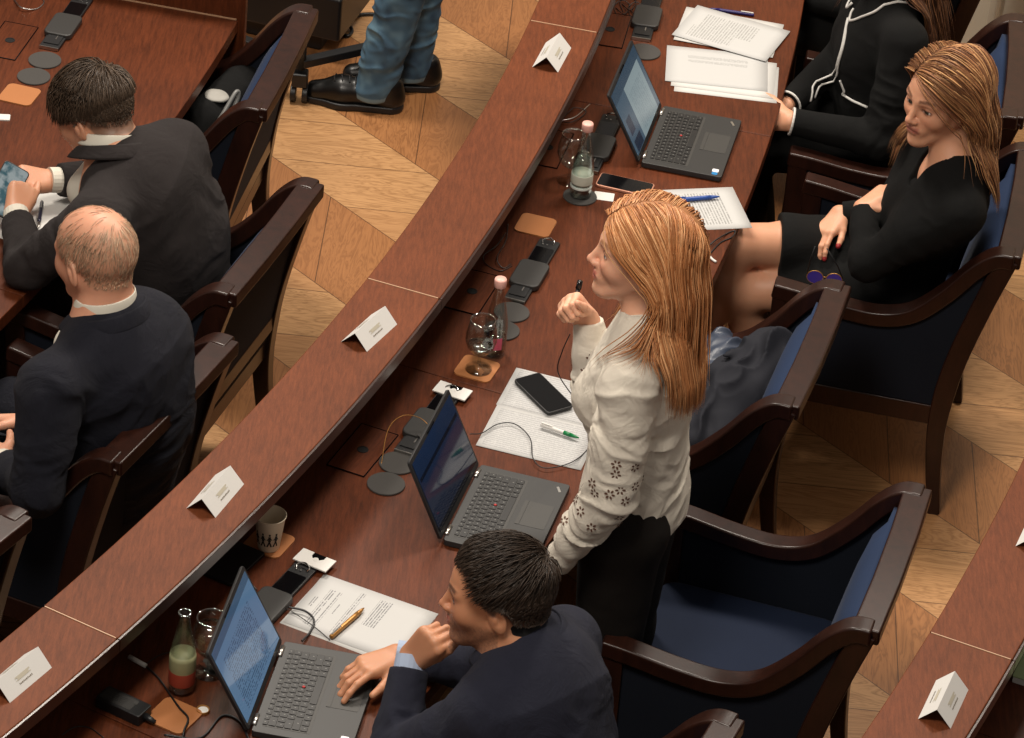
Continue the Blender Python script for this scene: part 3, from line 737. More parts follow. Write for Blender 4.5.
# paper cup
M['cup'] = plain('paper_cup', (214, 200, 176), .6); M['cupin'] = plain('cup_inside', (196, 178, 146), .6)
root = thing('paper_cup', 'cream paper cup printed with walking figures on a tan coaster', 'cup', at(268.5, 546.5, ZD+.004), 0)
shell('cup_wall', [(.0255, 0), (.0262, .004), (.0365, .090), (.0385, .092), (.0385, .095)], .0015, 'cup', root)
m = MB()
def fig(m, a0, s=1):
    def P(u, v, w_=.0012):
        r = .0264+(.0365-.0264)*(v/.09)+.0005; return (r*math.cos(a0+u/r), r*math.sin(a0+u/r), v)
    def seg(a, b, w_):
        d = (Vector((b[0]-a[0], b[1]-a[1]))).normalized(); n_ = Vector((-d.y, d.x))*w_
        m.add([P(a[0]+n_.x, a[1]+n_.y), P(a[0]-n_.x, a[1]-n_.y), P(b[0]-n_.x, b[1]-n_.y), P(b[0]+n_.x, b[1]+n_.y)], [(0, 1, 2, 3)])
    seg((0, .052), (0, .036), .0032); seg((0, .036), (.005*s, .020), .0018); seg((0, .036), (-.005*s, .020), .0018); seg((0, .060), (0, .0535), .0022); seg((0, .050), (.006*s, .040), .0012); seg((0, .050), (-.006*s, .041), .0012)
for a0_, s in ((-1.95, 1), (-1.45, -1), (-.95, 1), (-2.5, 1)): fig(m, a0_, s)
m.build('printed_figures', 'blackink', root)
# bottle cap, adapter
root = thing('bottle_cap', 'gold crown cap lying by the blue-screen laptop', 'cap', at(203, 711, ZD), 0)
lathe_obj('cap_shell', [(.0135, 0), (.0152, .0005), (.0150, .006), (.0135, .0065), (.0125, .003), (.001, .0028)], M['gold'], root, smooth=False)
m = MB(); m.lathe([(.0118, .003), (.0118, .0036), (.001, .0037)], 20); m.build('liner', 'white', root)
a, b = at(100, 700, ZD), at(147, 722, ZD); d = b-a
root = thing('power_adapter', 'black laptop power adapter at the bottom left', 'adapter', (a+b)/2, math.atan2(d.y, d.x))
m = MB(); m.prism(rrect(.118, .052, .006), 0, .029); m.build('case', 'black', root, bevel=.003, seg=3)
m = MB(); m.box((-.012, 0, .0292), (.082, .038, .0006)); m.build('rating_label', M['unit_grey'], root)
m = MB()
for k in range(5): m.box((-.012-.004*(k % 2), -.013+k*.0062, .0297), (.062-.014*(k % 3), .0018, .0004))
m.box((.026, .010, .0297), (.010, .010, .0004)); m.build('rating_print', 'keywell', root)
m = MB(); m.tube([(.058, 0, .014), (.085, 0, .010)], lambda t: .009-.004*t, 10); m.build('plug', 'black', root, smooth=True)
# ------------------------------------------------------------------ cables
def cable(pts, r, mat, label, name='cable', zs=None, world=False, n=10):
    P = [Vector(p) for p in pts] if world else [at(p[0], p[1], ZD+(p[2] if len(p) > 2 else r)) for p in pts]
    m = MB(); m.tube(spline(P, n), r, 8); o = m.build(name, mat, None, smooth=True); return tag(o, label, 'cable', 'cables on the desks' if not world else None)
cable([(164, 735, .012), (200, 738, .003), (222, 716, .003), (240, 722, .003), (250, 742, .003), (262, 760, .003)], .0028, 'black', 'black power cable running out of the adapter')
cable([(146, 666), (160, 680), (178, 706, .007), (188, 718, .008), (184, 731, .008), (182, 745, .004)], .0024, 'black', 'black cable with white end lying by the open bottle')
a, b = at(129, 656.5, ZD+.005), at(146, 666, ZD+.005); m = MB(); m.tube([a, b], .0055, 10); tag(m.build('cable_plug', 'white', None, smooth=True), 'white plug at the end of the black cable', 'plug')
cable([(146, 664), (160, 655), (178, 651), (196, 650)], .0012, 'black', 'thin black wire behind the open bottle')
cable([(288, 607, .012), (305, 611, .01), (314, 620, .008), (310, 632, .004), (302, 641, .010)], .0026, 'black', 'thick black cable plugged into the blue-screen laptop')
cable([(274, 612), (284, 608, .01), (296, 614, .006), (316, 628, .005), (330, 640, .004)], .0010, 'black', 'thin wire over the printed page')
cable([(262, 606), (252, 594, .02), (247, 588, .03), (250, 583, .02), (257, 590)], .0016, 'metal', 'thin pale wire loop behind the blue screen')
cable([(381, 466), (388, 430, .05), (402, 416, .07), (420, 418, .05), (434, 431, .03)], .0010, 'gold', 'thin brown wire arching over the grey pads', )
cable([(406, 427), (418, 436, .02), (430, 442, .02)], .0010, 'metal', 'short thin wire beside the dark-screen laptop')
cable([(506, 233), (496, 246, .01), (484, 255, .01), (486, 264), (500, 271), (512, 266)], .0014, 'black', 'black wire coil between ledge and microphone unit')
cable([(508, 224), (506, 240), (497, 258, .01), (503, 268), (511, 264)], .0014, 'black', 'second black wire coil below the tan coaster')
cable([(563, 118), (574, 108, .01), (586, 112), (572, 122, .01), (556, 121)], .0014, 'black', 'black wire loop near the tall bottle')
cable([(560, 121), (575, 117), (590, 104)], .0014, 'metal', 'pale wire end near the tall bottle')
for k, (x, y) in enumerate([(616, 8), (622, 4), (630, 10)]):
    cable([(x, y), (x+8, y+6, .01), (x+14, y-2), (x+6, y-8, .01), (x-2, y-2), (x+1, y+8)], .0013, 'black', ['lowest', 'middle', 'topmost'][k]+' wire coil at the top edge under the ledge')
cable([(706, 248), (716, 240, .01), (728, 233), (735, 231), (732, 237), (720, 243), (708, 256)], .0020, 'black', 'black cable beside the knee of the seated woman')
cable([(706, 250), (711, 258), (716, 262)], .0035, 'white', 'white cable end beside the standing woman\'s hair')
cable([(14, 0), (22, 8, .01), (36, 9), (44, 2), (38, -6)], .002, 'metal', 'wire loop at the top left corner')
cable([(62, 735), (75, 727), (90, 728), (104, 738)], .0014, 'black', 'thin wire at the bottom edge below the adapter')
# paper before the dark-haired man and green book
sheet(at(27, 212, ZD), math.radians(-20), .21, .297, 'card', 'white paper before the dark-haired man on the upper left desk')
root = thing('notebook', 'pale green book cut off by the right edge', 'book', at(1055, 667, ZD), math.radians(-20))
M['palegreen'] = plain('pale_green_cover', (150, 168, 124), .6)
m = MB(); m.prism(rrect(.15, .21, .003), .016, .019); m.build('cover', 'palegreen', root)
m = MB(); m.prism(rrect(.148, .208, .002), 0, .016); m.build('pages', 'card', root)
# ------------------------------------------------------------------ continuous bodies and cloth: signed distances turned into one surface
V3 = lambda *a: np.array(a[0] if len(a) == 1 else a, float)
def nrm(v): v = np.asarray(v, float); return v/np.linalg.norm(v)
_rng = np.random.RandomState(5); _lat = _rng.rand(32, 32, 32)
def vnoise(P, freq, seed=0):
    Q = P*freq+seed*7.31; I = np.floor(Q).astype(int); f = Q-I; f = f*f*(3-2*f); I &= 31; J = (I+1) & 31
    x0, y0, z0, x1, y1, z1 = I[:, 0], I[:, 1], I[:, 2], J[:, 0], J[:, 1], J[:, 2]; fx, fy, fz = f.T
    L = _lat
    a = L[x0, y0, z0]*(1-fx)+L[x1, y0, z0]*fx; b = L[x0, y1, z0]*(1-fx)+L[x1, y1, z0]*fx
    c = L[x0, y0, z1]*(1-fx)+L[x1, y0, z1]*fx; d = L[x0, y1, z1]*(1-fx)+L[x1, y1, z1]*fx
    return (a*(1-fy)+b*fy)*(1-fz)+(c*(1-fy)+d*fy)*fz-.5
class SDF:
    def __init__(s): s.pr = []; s.disp = None; s.lo = V3(9, 9, 99); s.hi = V3(-9, -9, -9)
    def _ext(s, p, r): s.lo = np.minimum(s.lo, np.asarray(p)-r); s.hi = np.maximum(s.hi, np.asarray(p)+r)
    def cone(s, a, b, ra, rb, k=.015, sq=None, op='u'):
        a, b = V3(a), V3(b); d = b-a; L2 = max(d@d, 1e-9)
        if sq is None:
            def f(P):
                q = P-a; t = np.clip(q@d/L2, 0, 1); q = q-t[:, None]*d; return np.sqrt((q*q).sum(1))-(ra+(rb-ra)*t)
            e = 1
        else:
            n, sc = nrm(sq[0]), sq[1]
            def f(P):
                q = P-a; t = np.clip(q@d/L2, 0, 1); q = q-t[:, None]*d; h = q@n; q = q+((1/sc-1)*h)[:, None]*n
                return (np.sqrt((q*q).sum(1))-(ra+(rb-ra)*t))*min(1, sc*1.15)
        if op == 'u': s._ext(a, ra); s._ext(b, rb)
        s.pr.append((f, k, op)); return s
    def ell(s, c, r, R=None, k=.015, op='u'):
        c = V3(c); r = V3(r); R = np.eye(3) if R is None else R     # rows of R = local axes
        def f(P):
            q = (P-c)@R.T; k0 = np.sqrt(((q/r)**2).sum(1)); k1 = np.sqrt(((q/(r*r))**2).sum(1)); return k0*(k0-1)/np.maximum(k1, 1e-9)
        if op == 'u': s._ext(c, r.max())
        s.pr.append((f, k, op)); return s
    def plane(s, p, n, k=.004, op='i'):
        "op i keeps the side the normal points away from"
        p, n = V3(p), nrm(n); s.pr.append((lambda P: (P-p)@n, k, op)); return s
    def fn(s, f, k=.004, op='i'): s.pr.append((f, k, op)); return s
    def ev(s, P, keep=None, disp=True):
        d = None
        for i, (f, k, op) in enumerate(s.pr):
            if keep is not None and not keep[i]: continue
            if d is None and op != 'u': continue
            e = f(P)
            if d is None: d = e; continue
            if op == 'u': h = np.maximum(k-np.abs(d-e), 0)/k; d = np.minimum(d, e)-h*h*k*.25
            elif op == 's': h = np.maximum(k-np.abs(d+e), 0)/k; d = np.maximum(d, -e)+h*h*k*.25
            else: h = np.maximum(k-np.abs(d-e), 0)/k; d = np.maximum(d, e)+h*h*k*.25
        if disp and s.disp is not None: d = d+s.disp(P)
        return d
    def grad(s, P, e=.002):
        g = np.stack([s.ev(P+V3(*v))-s.ev(P-V3(*v)) for v in ((e, 0, 0), (0, e, 0), (0, 0, e))], 1)
        return g/np.maximum(np.linalg.norm(g, axis=1, keepdims=True), 1e-9)
    def mesh(s, name, h=.004, lo=None, hi=None, newton=1):
        lo = s.lo-3*h-.01 if lo is None else V3(lo); hi = s.hi+3*h+.01 if hi is None else V3(hi)
        B = 12; nb = np.ceil((hi-lo)/(h*B)).astype(int); N = nb*B+1
        D = np.full(N, 1.0, np.float32)
        g = np.stack(np.meshgrid(*[np.arange(B+1)]*3, indexing='ij'), -1).reshape(-1, 3)
        bi = np.stack(np.meshgrid(*[np.arange(n) for n in nb], indexing='ij'), -1).reshape(-1, 3)
        cen = lo+(bi+.5)*B*h; R = B*h*.5*1.7321
        dc = s.ev(cen, disp=False); di = [f(cen) for f, _, _ in s.pr]; thr = R*1.25+.03
        for b, c, dd, j in zip(bi, cen, dc, range(len(bi))):
            sl = tuple(slice(b[a]*B, b[a]*B+B+1) for a in range(3))
            if abs(dd) > thr:
                if dd < 0: D[sl] = np.where(D[sl] == 1.0, -1.0, D[sl])
                continue
            keep = [(di[i][j] < max(dd, 0)+2*R+2*s.pr[i][1]+.02) if s.pr[i][2] == 'u' else (di[i][j] < 2*R+s.pr[i][1]+.02 if s.pr[i][2] == 's' else True) for i in range(len(s.pr))]
            if not any(kk and s.pr[i][2] == 'u' for i, kk in enumerate(keep)): continue
            D[sl] = s.ev(lo+(b*B+g)*h, keep).reshape(B+1, B+1, B+1)
        S = D < 0
        # surface nets
        cs = np.zeros(np.array(S.shape)-1, np.int8)
        for dx in (0, 1):
            for dy in (0, 1):
                for dz in (0, 1): cs += S[dx:dx+cs.shape[0], dy:dy+cs.shape[1], dz:dz+cs.shape[2]]
        act = (cs > 0) & (cs < 8); idx = np.full(cs.shape, -1, np.int64); ii = np.argwhere(act); idx[act] = np.arange(len(ii))
        pos = np.zeros((len(ii), 3)); cnt = np.zeros(len(ii))
        cor = [(0, 0, 0), (1, 0, 0), (0, 1, 0), (1, 1, 0), (0, 0, 1), (1, 0, 1), (0, 1, 1), (1, 1, 1)]
        for a in range(8):
            for b in range(a+1, 8):
                ca, cb = np.array(cor[a]), np.array(cor[b])
                if abs(ca-cb).sum() != 1: continue
                da = D[tuple((ii+ca).T)]; db = D[tuple((ii+cb).T)]; m = (da < 0) != (db < 0)
                t = np.where(m, da/np.where(m, da-db, 1), 0); p = ca+(cb-ca)*t[:, None]
                pos += np.where(m[:, None], p, 0); cnt += m
        P = lo+(ii+pos/cnt[:, None])*h
        for _ in range(newton):
            e = .0015; d0 = s.ev(P); G = np.stack([s.ev(P+V3(*v))-d0 for v in ((e, 0, 0), (0, e, 0), (0, 0, e))], 1)/e
            st = -d0[:, None]*G/np.maximum((G*G).sum(1, keepdims=True), .25); P = P+np.clip(st, -h*.6, h*.6)
        quads = []
        for ax in range(3):
            o1, o2 = [(1, 2), (2, 0), (0, 1)][ax]
            sa = [slice(None)]*3; sb = [slice(None)]*3; sa[ax] = slice(0, -1); sb[ax] = slice(1, None)
            A, Bm = S[tuple(sa)], S[tuple(sb)]; e = np.argwhere(A != Bm)
            e = e[(e[:, o1] > 0) & (e[:, o2] > 0)]
            m = (e[:, o1] < cs.shape[o1]) & (e[:, o2] < cs.shape[o2]) & (e[:, ax] < cs.shape[ax]); e = e[m]
            u = np.zeros(3, int); u[o1] = 1; v = np.zeros(3, int); v[o2] = 1
            q = np.stack([idx[tuple((e-u-v).T)], idx[tuple((e-v).T)], idx[tuple(e.T)], idx[tuple((e-u).T)]], 1)
            flip = ~A[tuple(e.T)]; q[flip] = q[flip][:, ::-1]; quads.append(q)
        Q = np.concatenate(quads); Q = Q[(Q >= 0).all(1)]
        me = np_mesh(name, P, Q)
        return me, P
def np_mesh(name, P, Q):
    me = bpy.data.meshes.new(name); n = Q.shape[1]
    me.vertices.add(len(P)); me.vertices.foreach_set('co', np.asarray(P, np.float32).ravel())
    me.loops.add(Q.size); me.loops.foreach_set('vertex_index', Q.ravel().astype(np.int32))
    me.polygons.add(len(Q)); me.polygons.foreach_set('loop_start', np.arange(0, Q.size, n, dtype=np.int32)); me.polygons.foreach_set('loop_total', np.full(len(Q), n, np.int32))
    me.update(calc_edges=True); me.validate(); me.polygons.foreach_set('use_smooth', [True]*len(me.polygons)); return me
def paint(me, col):
    at_ = me.color_attributes.new('tint', 'FLOAT_COLOR', 'POINT'); c = np.ones((len(me.vertices), 4), np.float32); c[:, :3] = col[:len(me.vertices)]
    at_.data.foreach_set('color', c.ravel())
def child(name, me, mat, root):
    "mesh given in world coordinates, parented to an unrotated thing"
    me.transform(Matrix.Translation(-root.location)); return link(name, me, mat, root)
def lin(rgb): return V3(srgb(*rgb)[:3])
def mixc(c, m, col, a=1.0): m = np.clip(m*a, 0, 1)[:, None]; return c*(1-m)+col*m
def sm(x, a, b): t = np.clip((x-a)/(b-a), 0, 1); return t*t*(3-2*t)

class Frame:
    def __init__(s, o, f, u, sc=1.0):
        s.o = V3(o); s.f = nrm(f); s.l = nrm(np.cross(V3(u), s.f)); s.u = np.cross(s.f, s.l); s.s = sc; s.R = np.stack([s.f, s.l, s.u])
    def w(s, x, y, z): return s.o+s.s*(x*s.f+y*s.l+z*s.u)
    def loc(s, P): return (P-s.o)@s.R.T/s.s
def dirv(az, pitch=0): a, p = math.radians(az), math.radians(pitch); return V3(math.cos(a)*math.cos(p), math.sin(a)*math.cos(p), math.sin(p))

def head(S, F, female=False, jaw=1.0, nose=1.0, neck=None, neck_r=.052, eye=1.0):
    s = F.s; w = F.w; R = F.R; j = .90 if female else 1.0
    S.ell(w(-.014, 0, .030), V3(.100, .077, .088)*s, R, .02)
    S.ell(w(.026, 0, .018), V3(.068, .066, .076)*s, R, .02)
    S.ell(w(.040, 0, -.040), V3(.050, .049*j, .066)*s, R, .03)
    for y in (-1, 1):
        S.cone(w(.000, y*.055*j, -.038), w(.068, y*.017*j, -.096), .019*s*jaw, .016*s, .03)
        S.ell(w(.058, y*.038, -.026), V3(.026, .024, .026)*s, R, .03)      # cheek
        S.cone(w(.0865, y*.012, .0185), w(.073, y*.044, .0200), .0085*s, .0085*s, .016)   # brow
        S.ell(w(.101, y*.030, -.001), V3(.016, .017, .0115)*s, R, .018, 's')
    S.ell(w(.080, 0, -.099), V3(.020, .023 if not female else .018, .017)*s, R, .020)
    nt = .1135*nose
    S.cone(w(.089, 0, .010), w(nt-.004, 0, -.028), .0070*s, .0085*s, .012); S.ell(w(nt-.003, 0, -.0315), V3(.0105, .0095, .0085)*s, R, .006)
    for y in (-1, 1): S.ell(w(.1005, y*.0115, -.0345), V3(.0105, .0070, .0070)*s, R, .006)
    S.ell(w(.083, 0, -.060), V3(.017, .030, .024)*s, R, .018)
    S.cone(w(.0985, -.009, -.0555), w(.0985, .009, -.0555), .0055*s, .0055*s, .005); S.cone(w(.094, -.020, -.0585), w(.094, .020, -.0585), .0042*s, .0042*s, .006)
    S.cone(w(.0965, -.010, -.0670), w(.0965, .010, -.0670), .0066*s, .0066*s, .005)
    S.cone(w(.1055, -.019, -.0612), w(.1055, .019, -.0612), .0020*s, .0020*s, .004, op='s')
    for y in (-1, 1):      # upper and lower lid over the eyeball, then ear
        S.ell(w(.0755, y*.0305, -.001), V3(.0135, .0150, .0135)*s, R, .004)
        S.fn(lambda P, y=y: np.where(F.loc(P)[:, 0] > .070, np.sqrt(((F.loc(P)[:, 1]-y*.0305)/.0125)**2+((F.loc(P)[:, 2]+.0015+.0*y)/(.0042*eye))**2)*.0042-.0042, 1.0)*s, .0012, 's')
        Fe = Frame(w(-.010, y*.078, -.012), F.f*.9+F.l*y*-.15-F.u*.25, F.u); RR = Fe.R
        S.ell(Fe.w(0, 0, 0), V3(.019, .007, .032)*s, RR, .006)
        S.ell(Fe.w(-.004*s, y*.010*s, .004*s), V3(.012, .0075, .022)*s, RR, .004, 's')
        S.ell(Fe.w(.004*s, y*.004*s, .002*s), V3(.006, .004, .012)*s, RR, .003)
    if neck is not None:
        S.cone(w(-.030, 0, -.055), neck, neck_r*s, neck_r*1.12*s, .03)
        S.cone(w(.020, 0, -.075), neck+F.f*.012, .030*s, .036*s, .03)
def hair_zmin(x, y, low=-.062, fore=.070, temple=0.0):
    th = np.arctan2(np.abs(y), x); return np.interp(th, [0, .45, .8, 1.1, 1.35, 1.62, 1.75, 2.2, 3.15], [fore, fore+.003, .062+temple*.5, .036+temple, .004+temple, -.004+temple*.5, .014, low+.02, low])
def skin_col(F, P, base, lips=(168, 92, 84), brow=None, stubble=None, cheeks=.25, lids=None, nails=None, hairline=None, hair=None):
    q = F.loc(P); x, y, z = q.T; c = np.tile(lin(base), (len(P), 1))
    near = (np.abs(x) < .122) & (np.abs(y) < .1) & (np.abs(z) < .15)
    red = lin((188, 96, 78))
    c = mixc(c, np.exp(-(((np.abs(y)-.038)/.02)**2+((z+.03)/.02)**2))*(x > .03)*near, red, cheeks)
    c = mixc(c, np.exp(-((y/.012)**2+((z+.035)/.014)**2))*(x > .09)*near, red, cheeks)
    lp = np.maximum(sm(np.abs(y), .027, .020)*sm(np.abs(z+.0605), .0115, .0075), 0)*(x > .082)*near
    c = mixc(c, lp, lin(lips), .85)
    c = mixc(c, sm(np.abs(z+.0608), .0022, .0008)*sm(np.abs(y), .025, .019)*(x > .085)*near, lin((96, 44, 40)), .8)
    if brow is not None:
        bz = .0245+.004*np.sin(np.clip((np.abs(y)-.012)/.04, 0, 1)*2.4); c = mixc(c, sm(np.abs(z-bz), .0055, .0025)*sm(np.abs(y), .010, .015)*sm(np.abs(y), .056, .048)*(x > .05)*near, lin(brow), .85)
    er = np.sqrt(((np.abs(y)-.0305)/.0150)**2+((z+.0010)/.0062)**2)
    c = mixc(c, sm(er, 1.25, 1.0)*(x > .06)*near, lin(lids or (70, 44, 36)), .8)
    c = mixc(c, np.exp(-(((np.abs(y)-.031)/.018)**2+((z-.004)/.012)**2))*(x > .05)*near, lin((150, 92, 74)), .35)
    if stubble is not None:
        m = (x > -.01)*(x < .103)*sm(z, -.030, -.050)*near*sm(x+.35*np.abs(y), .0, .02)*(1-lp); m = np.maximum(m, np.exp(-((y/.024)**2+((z+.046)/.006)**2))*(x > .08)*near)
        c = mixc(c, m*(.55+.9*(vnoise(P, 500)+.25)), lin(stubble), .62)
    if hair is not None:      # scalp shaded with the hair's own colour where hair grows
        c = mixc(c, sm(z-hair_zmin(x, y), -.006, .006)*near*(1 if hairline is None else hairline(x, y, z)), lin(hair), .9)
    return c
def eyes(F, root, iris=(70, 60, 50)):
    for y in (-1, 1):
        m = MB(); r = .0128*F.s; n = 14
        vv = []; ff = []; c = F.w(.0745, y*.0305, -.001)
        for i in range(n+1):
            a = math.pi*i/n
            for k in range(16):
                b = 2*math.pi*k/16; vv.append(tuple(c+r*(math.cos(a)*F.f+math.sin(a)*(math.cos(b)*F.l+math.sin(b)*F.u))))
        for i in range(n):
            for k in range(16): m.f.append((i*16+k, i*16+(k+1) % 16, (i+1)*16+(k+1) % 16, (i+1)*16+k)); m.mi.append(2 if i < 1 else (1 if i < 3 else 0))
        m.v = vv; me = m.mesh('eye'); me.polygons.foreach_set('use_smooth', [True]*len(me.polygons))
        child('eye', me, ['eyewhite', plain('iris', iris, .2), 'blackgloss'], root)
M['eyewhite'] = plain('eye_white', (214, 204, 196), .25)
M['skin'] = vcol('skin', .5, .12, 260)
M['hairmat'] = vcol('hair', .45, 0, red=0)
M['hairmat'].node_tree.nodes['Principled BSDF'].inputs['Specular IOR Level'].default_value = .35

def hand(S, wrist, d, n, right, curl=(.3, .35, .4, .45), spread=.06, s=1.0, thumb=(.75, .75, -.25), thumb_curl=.25, tips=None):
    "d: wrist to knuckles, n: back of the hand; returns finger tip points"
    d = nrm(d); n = nrm(V3(n)-d*(V3(n)@d)); t = np.cross(n, d) if right else np.cross(d, n); w = V3(wrist)
    lat = [.027, .009, -.009, -.026]; reach = [.088, .092, .088, .080]; L = [(.044, .026, .021), (.048, .030, .022), (.044, .028, .021), (.034, .021, .019)]; r = [.0088, .0090, .0086, .0076]
    out = []
    for i in range(4):
        k = w+(d*reach[i]+t*lat[i]+n*.001)*s
        S.cone(w+t*lat[i]*.55*s, k, .0150*s, .0118*s, .012)
        S.cone(w+t*lat[i]*.6*s-n*.008*s, k-n*.006*s-d*.012*s, .0125*s, .0105*s, .012)
    for i in range(4):
        k = w+(d*reach[i]+t*lat[i]+n*.001)*s; c = curl[i] if isinstance(curl[i], (tuple, list)) else (curl[i]*.8, curl[i]*1.1, curl[i]*.8)
        dd = nrm(d+t*spread*(1.2-i)*.8); p = k; a = 0
        for j in range(3):
            a += c[j]; q = p+(dd*math.cos(a)-n*math.sin(a))*L[i][j]*s
            S.cone(p, q, r[i]*s*(1-.06*j), r[i]*s*(.97-.09*j), .0035 if j else .006); p = q
        out.append(p)
    tb = w+(d*.018+t*.020-n*.006)*s; td = nrm(d*thumb[0]+t*thumb[1]+n*thumb[2]); p1 = tb+td*.044*s
    S.cone(tb, p1, .0150*s, .0115*s, .014)
    td2 = nrm(td+thumb_curl*(nrm(d-t*.6-n*.2))); p2 = p1+td2*.034*s; S.cone(p1, p2, .0110*s, .0098*s, .004)
    td3 = nrm(td2+thumb_curl*(nrm(d-t*.8-n*.2))); p3 = p2+td3*.027*s; S.cone(p2, p3, .0100*s, .0080*s, .003)
    out.append(p3); return out
def arm(S, sh, el, wr, r=(.05, .042, .036, .026), k=.02):
    sh, el, wr = V3(sh), V3(el), V3(wr); m = el+(wr-el)*.3
    S.cone(sh, el, r[0], r[1], k); S.cone(el, m, r[1]*.98, r[1]*.95, k); S.cone(m, wr, r[1]*.95, r[3], k)
def torso(S, pts, fwd, k=.05):
    "pts: list of (centre, half width, half depth)"
    for (a, wa, da), (b, wb, db) in zip(pts[:-1], pts[1:]):
        sc = (da/wa+db/wb)/2; S.cone(V3(a), V3(b), wa, wb, k, sq=(fwd, sc))
def folds(axis_pts, amp=.004, freq=34, stretch=.28, seed=0, span=.22, base=.0015):
    "cloth creases running round a limb, strongest near the given joints"
    A = [(V3(p), nrm(ax)) for p, ax in axis_pts]
    def f(P):
        d = base*vnoise(P, 18, seed+3)*2
        for p, ax in A:
            q = P-p; t = q@ax; Q = q-t[:, None]*ax; R = Q*stretch*freq+(t*freq)[:, None]*ax*1.0
            n = vnoise(R+2.0*np.stack([vnoise(P, 11, seed+1)]*3, 1), 1.0, seed); r = 1-2*np.abs(n)*2
            wgt = np.exp(-((q*q).sum(1))/(span*span*.5)); d = d-amp*wgt*r
        return d
    return f
def near_only(P, c, r): return ((P-V3(c))**2).sum(1) < r*r

# ------- strands
def strand_mesh(paths, rad, cols, seg=3):
    "paths (n, m, 3); rad (n,); tapered tubes"
    n, m, _ = paths.shape; T = np.gradient(paths, axis=1); T /= np.maximum(np.linalg.norm(T, axis=2, keepdims=True), 1e-9)
    ref = np.where(np.abs(T[..., 2:3]) > .9, V3(1, 0, 0), V3(0, 0, 1)); A = np.cross(T, ref); A /= np.maximum(np.linalg.norm(A, axis=2, keepdims=True), 1e-9); B = np.cross(T, A)
    t = np.linspace(0, 1, m); prof = np.minimum(1, .55+t*3)*np.clip((1-t)*3.5, .12, 1)
    R = rad[:, None]*prof[None]; V = np.zeros((n, m, seg, 3))
    for k in range(seg):
        a = 2*math.pi*k/seg; V[:, :, k] = paths+R[..., None]*(A*math.cos(a)+B*math.sin(a))
    base = (np.arange(n)*m*seg)[:, None, None]+(np.arange(m-1)*seg)[None, :, None]; k = np.arange(seg)[None, None]; k2 = (k+1) % seg
    Q = np.stack([base+k, base+k2, base+seg+k2, base+seg+k], -1).reshape(-1, 4)
    me = np_mesh('hair', V.reshape(-1, 3), Q); C_ = np.repeat(cols, m*seg, axis=0) if cols.ndim == 2 else cols.reshape(-1, 1, 3).repeat(seg, 1).reshape(-1, 3)
    paint(me, C_); return me
def scalp_points(F, n, rng, mask):
    "random points on the cranium where mask(x,y,z) holds"
    out = []
    while sum(len(o) for o in out) < n:
        v = rng.randn(n*3, 3); v /= np.linalg.norm(v, axis=1, keepdims=True); q = v*V3(.101, .079, .090)+V3(-.014, 0, .030)
        out.append(q[mask(*q.T)])
    q = np.concatenate(out)[:n]; return q
def grow(F, body, q, dirf, steps, ds, off, grav=0.0, stiff=.6, o0=.001, stick=-.045, adhere=.8):
    "strands leave the scalp at o0, lie on the head at their own height off, then hang once below stick"
    P = F.o+F.s*(q@F.R); off = np.broadcast_to(off, (len(P),)).copy()
    G = body.grad(P); P = P+G*(o0-body.ev(P, disp=False))[:, None]; paths = [P.copy()]
    D = dirf(F.loc(P), 0)@F.R; D -= (D*G).sum(1, keepdims=True)*G; D /= np.maximum(np.linalg.norm(D, axis=1, keepdims=True), 1e-6)
    for i in range(steps):
        W = dirf(F.loc(P), (i+1)/steps)@F.R+V3(0, 0, -1)*grav*min(1, (i+1)/4)
        D = D*stiff+W*(1-stiff); D /= np.maximum(np.linalg.norm(D, axis=1, keepdims=True), 1e-6)
        P = P+D*ds
        d = body.ev(P, disp=False); o = o0+(off-o0)*min(1, (i+1)/3); st = F.loc(P)[:, 2] > stick; m = (d < o) | st
        if m.any():
            G = body.grad(P[m]); e = (o[m]-d[m]); e = np.where(e < 0, e*adhere, e); P[m] += G*e[:, None]*np.where(st[m] | (e > 0), 1, 0)[:, None]; dm = (D[m]*G).sum(1, keepdims=True); D[m] -= np.where(st[m][:, None], dm, np.minimum(dm, 0))*G; D[m] /= np.maximum(np.linalg.norm(D[m], axis=1, keepdims=True), 1e-6)
        paths.append(P.copy())
    return np.stack(paths, 1)
def collar(neck, up, fwd, rx, ry, h, th, name, mat, root, gap=.35, drop=.02, flare=.012, stand=.5):
    "folded collar band round the neck: rises at the nape, opens at the front"
    F = Frame(neck, fwd, up); n = 36; V = []; 
    for i in range(n+1):
        a = gap+(2*math.pi-2*gap)*i/n; c, s_ = math.cos(a), math.sin(a); back = .5-.5*c
        z0 = -drop*(1-back); zt = z0+h*stand+h*(1-stand)*back*1.0
        ring = [(1.0, z0-.004), (1.0, zt), (1.0+th/rx, zt+.002), (1+(flare+th*1.5)/rx, zt-h*.75), (1+(flare+.002)/rx, zt-h*.78), (1+(.25*flare)/rx, z0)]
        V += [F.w(rx*q*c, ry*q*s_, z) for q, z in ring]
    m = len(ring); Q = [(i*m+k, i*m+(k+1) % m, (i+1)*m+(k+1) % m, (i+1)*m+k) for i in range(n) for k in range(m)]
    mb = MB().add(V, Q+[tuple(range(m))[::-1], tuple(n*m+k for k in range(m))]); me = mb.mesh(name)
    o = child(name, me, mat, root); me.polygons.foreach_set('use_smooth', [True]*len(me.polygons)); b = o.modifiers.new('sub', 'SUBSURF'); b.levels = b.render_levels = 1; return o
def on_surface(S, pts, off=.002, it=4):
    P = V3(pts)
    for _ in range(it): P = P-(S.ev(P)-off)[:, None]*S.grad(P)
    return P
